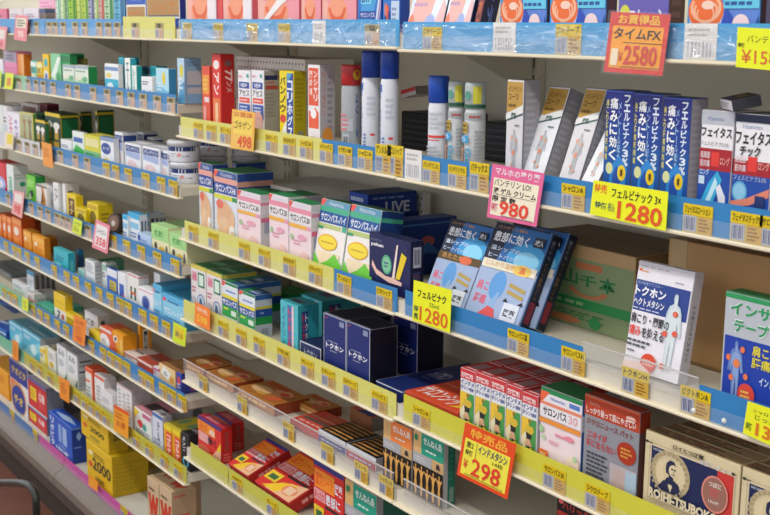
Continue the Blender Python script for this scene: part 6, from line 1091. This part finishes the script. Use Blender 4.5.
# ---- sixth shelf, middle bay
T = 'M6'
rb = {'c': '#d8342c', 'f': [('r',0,.92,1,1,'#3a3a88'),('r',.0,.62,.75,.9,'#f0942c'),('t','温熱',.06,.66,.44,.86,'#e06024',.05),('t','用',.5,.64,.72,.8,'#f0e4e0',.04),('r',.04,.34,.42,.6,'#e8a8a4'),('t','効く',.44,.36,.8,.58,'#26283c',.05),('r',.44,.34,.46,.6,'#f0e0e0'),('p',[(.7,.1),(1,.62),(1,.2),(.85,.0),(.4,.1)],'#ecc424'),('e',.3,.16,.24,.1,'#d86a50'),('p',[(.55,0),(1,0),(1,.36),(.8,.3)],'#e4b090')],
      's': [('r',0,0,1,1,'#c42420'),('v','温熱用具',.3,.35,.7,.9,'#8c4c48',.04),('g',.2,.05,.85,.3,3,'#e07a70')], 't': [('r',0,0,1,1,'#c8384c'),('r',0,0,1,.14,'#38387c'),('g',.2,.3,.8,.8,2,'#e8a8a8')]}
item(T, 197.5, 221, 415, 232, rb, 'upright red and orange box, front one of two at the left end', Y=.014)
o = item(T, 214, 232, 413, 244, {**rb}, 'upright red and orange box, standing behind the front one', Y=.075)
tp = [('r',0,0,1,1,'#d4302a'),('r',0,.92,1,1,'#34367e'),('r',.04,.62,.7,.88,'#f0902c'),('t','温熱シート',.06,.66,.66,.84,'#e0541c',.05),('t','医薬',.72,.66,.96,.82,'#e8e8f0',.04),('r',.02,.44,.4,.6,'#e4a0a0'),('t','あったか',.04,.46,.38,.57,'#c84050',.02),('t','患部に',.42,.44,.9,.6,'#e8eaf0',.07),('r',.4,.38,.95,.42,'#2a2a34'),('r',.03,.16,.36,.36,'#e8c830'),('r',.1,.2,.3,.3,'#3a6a3c'),('p',[(.3,.0),(.98,.0),(.98,.4),(.6,.3)],'#e8b890'),('p',[(.2,.02),(.55,.02),(.8,.34),(.5,.26)],'#ecc42c'),('e',.75,.18,.17,.11,'#e08a5c'),('r',.66,.1,.86,.26,'#e8c4a4')]
def tilt(quadtop, th, P, label):
    """flat box propped up: photo corners of its top face give plane position with near edge low and far edge raised"""
    pass
def prop(key, xa, xb, Y, w, d, th, pitch, yaw, label):
    zb = top_of(key); X0 = x_at(xa, Y, zb+.02)
    m = paint_box(w, d, th, {'c': '#c8302a', 'f': [('g',.1,.2,.9,.8,1,'#e8a0a0')], 's': [('r',0,0,1,1,'#b02824'),('g',.2,.2,.8,.8,1,'#e8a8a0')], 't': tp})
    o = m.build('medicine_box'); o.location = (X0, Y, z2(zb)+.001); o.rotation_euler = (pitch, 0, yaw); tag(o, label, 'box'); return o
prop(T, 232, 0, .010, .10, .112, .028, .38, 0, 'red and orange heat sheet box lying propped up, left one of two')
prop(T, 258.5, 0, .010, .155, .135, .028, .36, 0, 'red and orange heat sheet box lying propped up, right one of two')
item(T, 313.5, 344, 458, .06, {**rb, 'f': tp, 's': [('r',0,0,1,1,'#b82824')]}, 'upright red and orange heat sheet box right of the lying ones', Y=.014)
item(T, 345, 377, 478, .08, {**figbox('#1f9a80', 'green'), 'c': '#c8a898', 's': [('r',0,0,1,1,'#1a5a48'),('r',0,0,.18,1,'#8a8c90')]}, 'upright box with a green panel, on the lowest yellow shelf', Y=.014)

# ------------------------------------------------------------------ floor, back wall, ceiling, rail
def tilemat():
    m = bpy.data.materials.new('brick_red_floor_tile'); m.use_nodes = True; nt = m.node_tree; b = nt.nodes['Principled BSDF']
    br = nt.nodes.new('ShaderNodeTexBrick'); tc = nt.nodes.new('ShaderNodeTexCoord'); br.inputs['Scale'].default_value = 1
    br.inputs['Brick Width'].default_value = .3; br.inputs['Row Height'].default_value = .3; br.offset = 0; br.inputs['Mortar Size'].default_value = .004
    br.inputs['Color1'].default_value = lin('#7c4a38')+(1,); br.inputs['Color2'].default_value = lin('#83503e')+(1,); br.inputs['Mortar'].default_value = lin('#4c3a32')+(1,)
    n = nt.nodes.new('ShaderNodeTexNoise'); n.inputs['Scale'].default_value = 9; mx = nt.nodes.new('ShaderNodeMix'); mx.data_type = 'RGBA'; mx.blend_type = 'MULTIPLY'; mx.inputs['Factor'].default_value = .5
    nt.links.new(tc.outputs['Object'], br.inputs['Vector']); nt.links.new(tc.outputs['Object'], n.inputs['Vector'])
    nt.links.new(br.outputs['Color'], mx.inputs['A']); nt.links.new(n.outputs['Fac'], mx.inputs['B']); nt.links.new(mx.outputs['Result'], b.inputs['Base Color']); b.inputs['Roughness'].default_value = .55
    return m
m = MB(); m.box(-6.5, 1.2, -2.6, .5, -.05, 0, tilemat()); tag(m.build('floor'), kind='structure')
m = MB(); m.box(-6.5, 1.2, .32, .36, 0, 2.75, mat('#b8b2a4', .7)); tag(m.build('wall_back'), kind='structure')
m = MB(); m.box(-6.5, 1.2, -2.6, .36, 2.75, 2.8, mat('#d8d8d4', .8)); tag(m.build('ceiling'), kind='structure')
# dark bent tube rail at the lower left
Yr = -.34
P_ = [onplane(px, py, Yr) for px, py in ((-60,484),(-20,483),(10,482.5),(22,483),(30,486),(35,492),(36.5,501),(36.5,515),(36.5,560))]
pts = [(x, Yr, z2(z)) for x, z in P_]; pts.append((pts[-1][0], Yr, .004))
first = (pts[0][0], Yr, .004)
sm_ = []
for a_, b_ in zip(pts, pts[1:]):
    for k in range(4): sm_.append(tuple(a_[i]+(b_[i]-a_[i])*k/4 for i in range(3)))
sm_.append(pts[-1])
for _ in range(3): sm_ = [sm_[0]] + [tuple((sm_[i-1][j]+2*sm_[i][j]+sm_[i+1][j])/4 for j in range(3)) for i in range(1, len(sm_)-1)] + [sm_[-1]]
t = empty('tubular_rail', (pts[-1][0], Yr, 0)); tag(t, 'dark bent metal tube rail standing on the red floor tiles', 'rail')
m = MB(); m.tube([(x-pts[-1][0], 0, z) for x, y, z in sm_], .0095, mat('#3a3c38', .3, .05, .6)); m.tube([(first[0]-pts[-1][0], 0, pts[0][2]), (first[0]-pts[-1][0], 0, .004)], .0095, mat('#3a3c38', .3, .05, .6)); m.build('tube', t)
for x in (0, first[0]-pts[-1][0]):
    m = MB(); m.lathe([(.015, .001), (.015, .02), (.011, .024)], mat('#1c1c1c', .6), 16, cx=x); m.build('rubber_foot', t)

# ------------------------------------------------------------------ light
def area(name, loc, rot, sx, sy, e, col=(1, .97, .92)):
    l = bpy.data.lights.new(name, 'AREA'); l.shape = 'RECTANGLE'; l.size = sx; l.size_y = sy; l.energy = e; l.color = col
    o = bpy.data.objects.new(name, l); COL.objects.link(o); o.location = loc; o.rotation_euler = rot; return o
for i, x in enumerate((-4.6, -3.1, -1.6, -.1)):
    f = empty('fluorescent_ceiling_fixture', (x, -1.0, 2.748)); tag(f, f'white ceiling fixture with a fluorescent tube, {ORD[i]} along the aisle', 'ceiling light', 'fluorescent ceiling lights')
    m = MB(); m.box(-.62, .62, -.09, .09, -.05, 0, mat('#e8e8e4', .5)); m.build('housing', f)
    area('fluorescent_tube_light', (x, -1.0, 2.69), (math.radians(22), 0, 0), 1.2, .12, LIGHT_E)
w = bpy.data.worlds.new('world'); SC.world = w; w.use_nodes = True
wn = w.node_tree.nodes; wl_ = w.node_tree.links
wn['Background'].inputs['Color'].default_value = (.95, .96, 1, 1)
wtc = wn.new('ShaderNodeTexCoord'); wsx = wn.new('ShaderNodeSeparateXYZ'); wmr = wn.new('ShaderNodeMapRange')      # shop air: bright towards the lamps, dim towards the floor
wl_.new(wtc.outputs['Generated'], wsx.inputs[0]); wl_.new(wsx.outputs['Z'], wmr.inputs['Value'])
wmr.inputs['From Min'].default_value = -.35; wmr.inputs['From Max'].default_value = .45
wmr.inputs['To Min'].default_value = WORLD_E*.3; wmr.inputs['To Max'].default_value = WORLD_E*1.5
wl_.new(wmr.outputs['Result'], wn['Background'].inputs['Strength'])
SC.view_settings.view_transform = 'Standard'; SC.view_settings.look = 'None'; SC.view_settings.exposure = EXPO
for o in list(COL.objects):
    if '_whd' in o: del o['_whd']
    if o.name.startswith('medicine_box') and o.parent is None:
        l = o['label']
        for word, nm, ct in (('snack', 'snack_box', 'box'), ('heat pack', 'heat_pack', 'pack'), ('heat sheet', 'heat_pack', 'pack'), ('gold figure', 'moxa_box', 'box'), ('carton', 'cardboard_carton', 'carton'), ('tray pack', 'tray_pack', 'pack'), ('pack', 'plaster_pack', 'pack'), ('shoulder', 'plaster_box', 'box'), ('pink and white', 'plaster_box', 'box'), ('yellow oval', 'plaster_box', 'box'), ('tall navy', 'plaster_box', 'box'), ('striped', 'plaster_box', 'box'), ('portrait', 'plaster_box', 'box'), ('runner', 'plaster_box', 'box')):
            if word in l: o.name = nm; o['category'] = ct; break
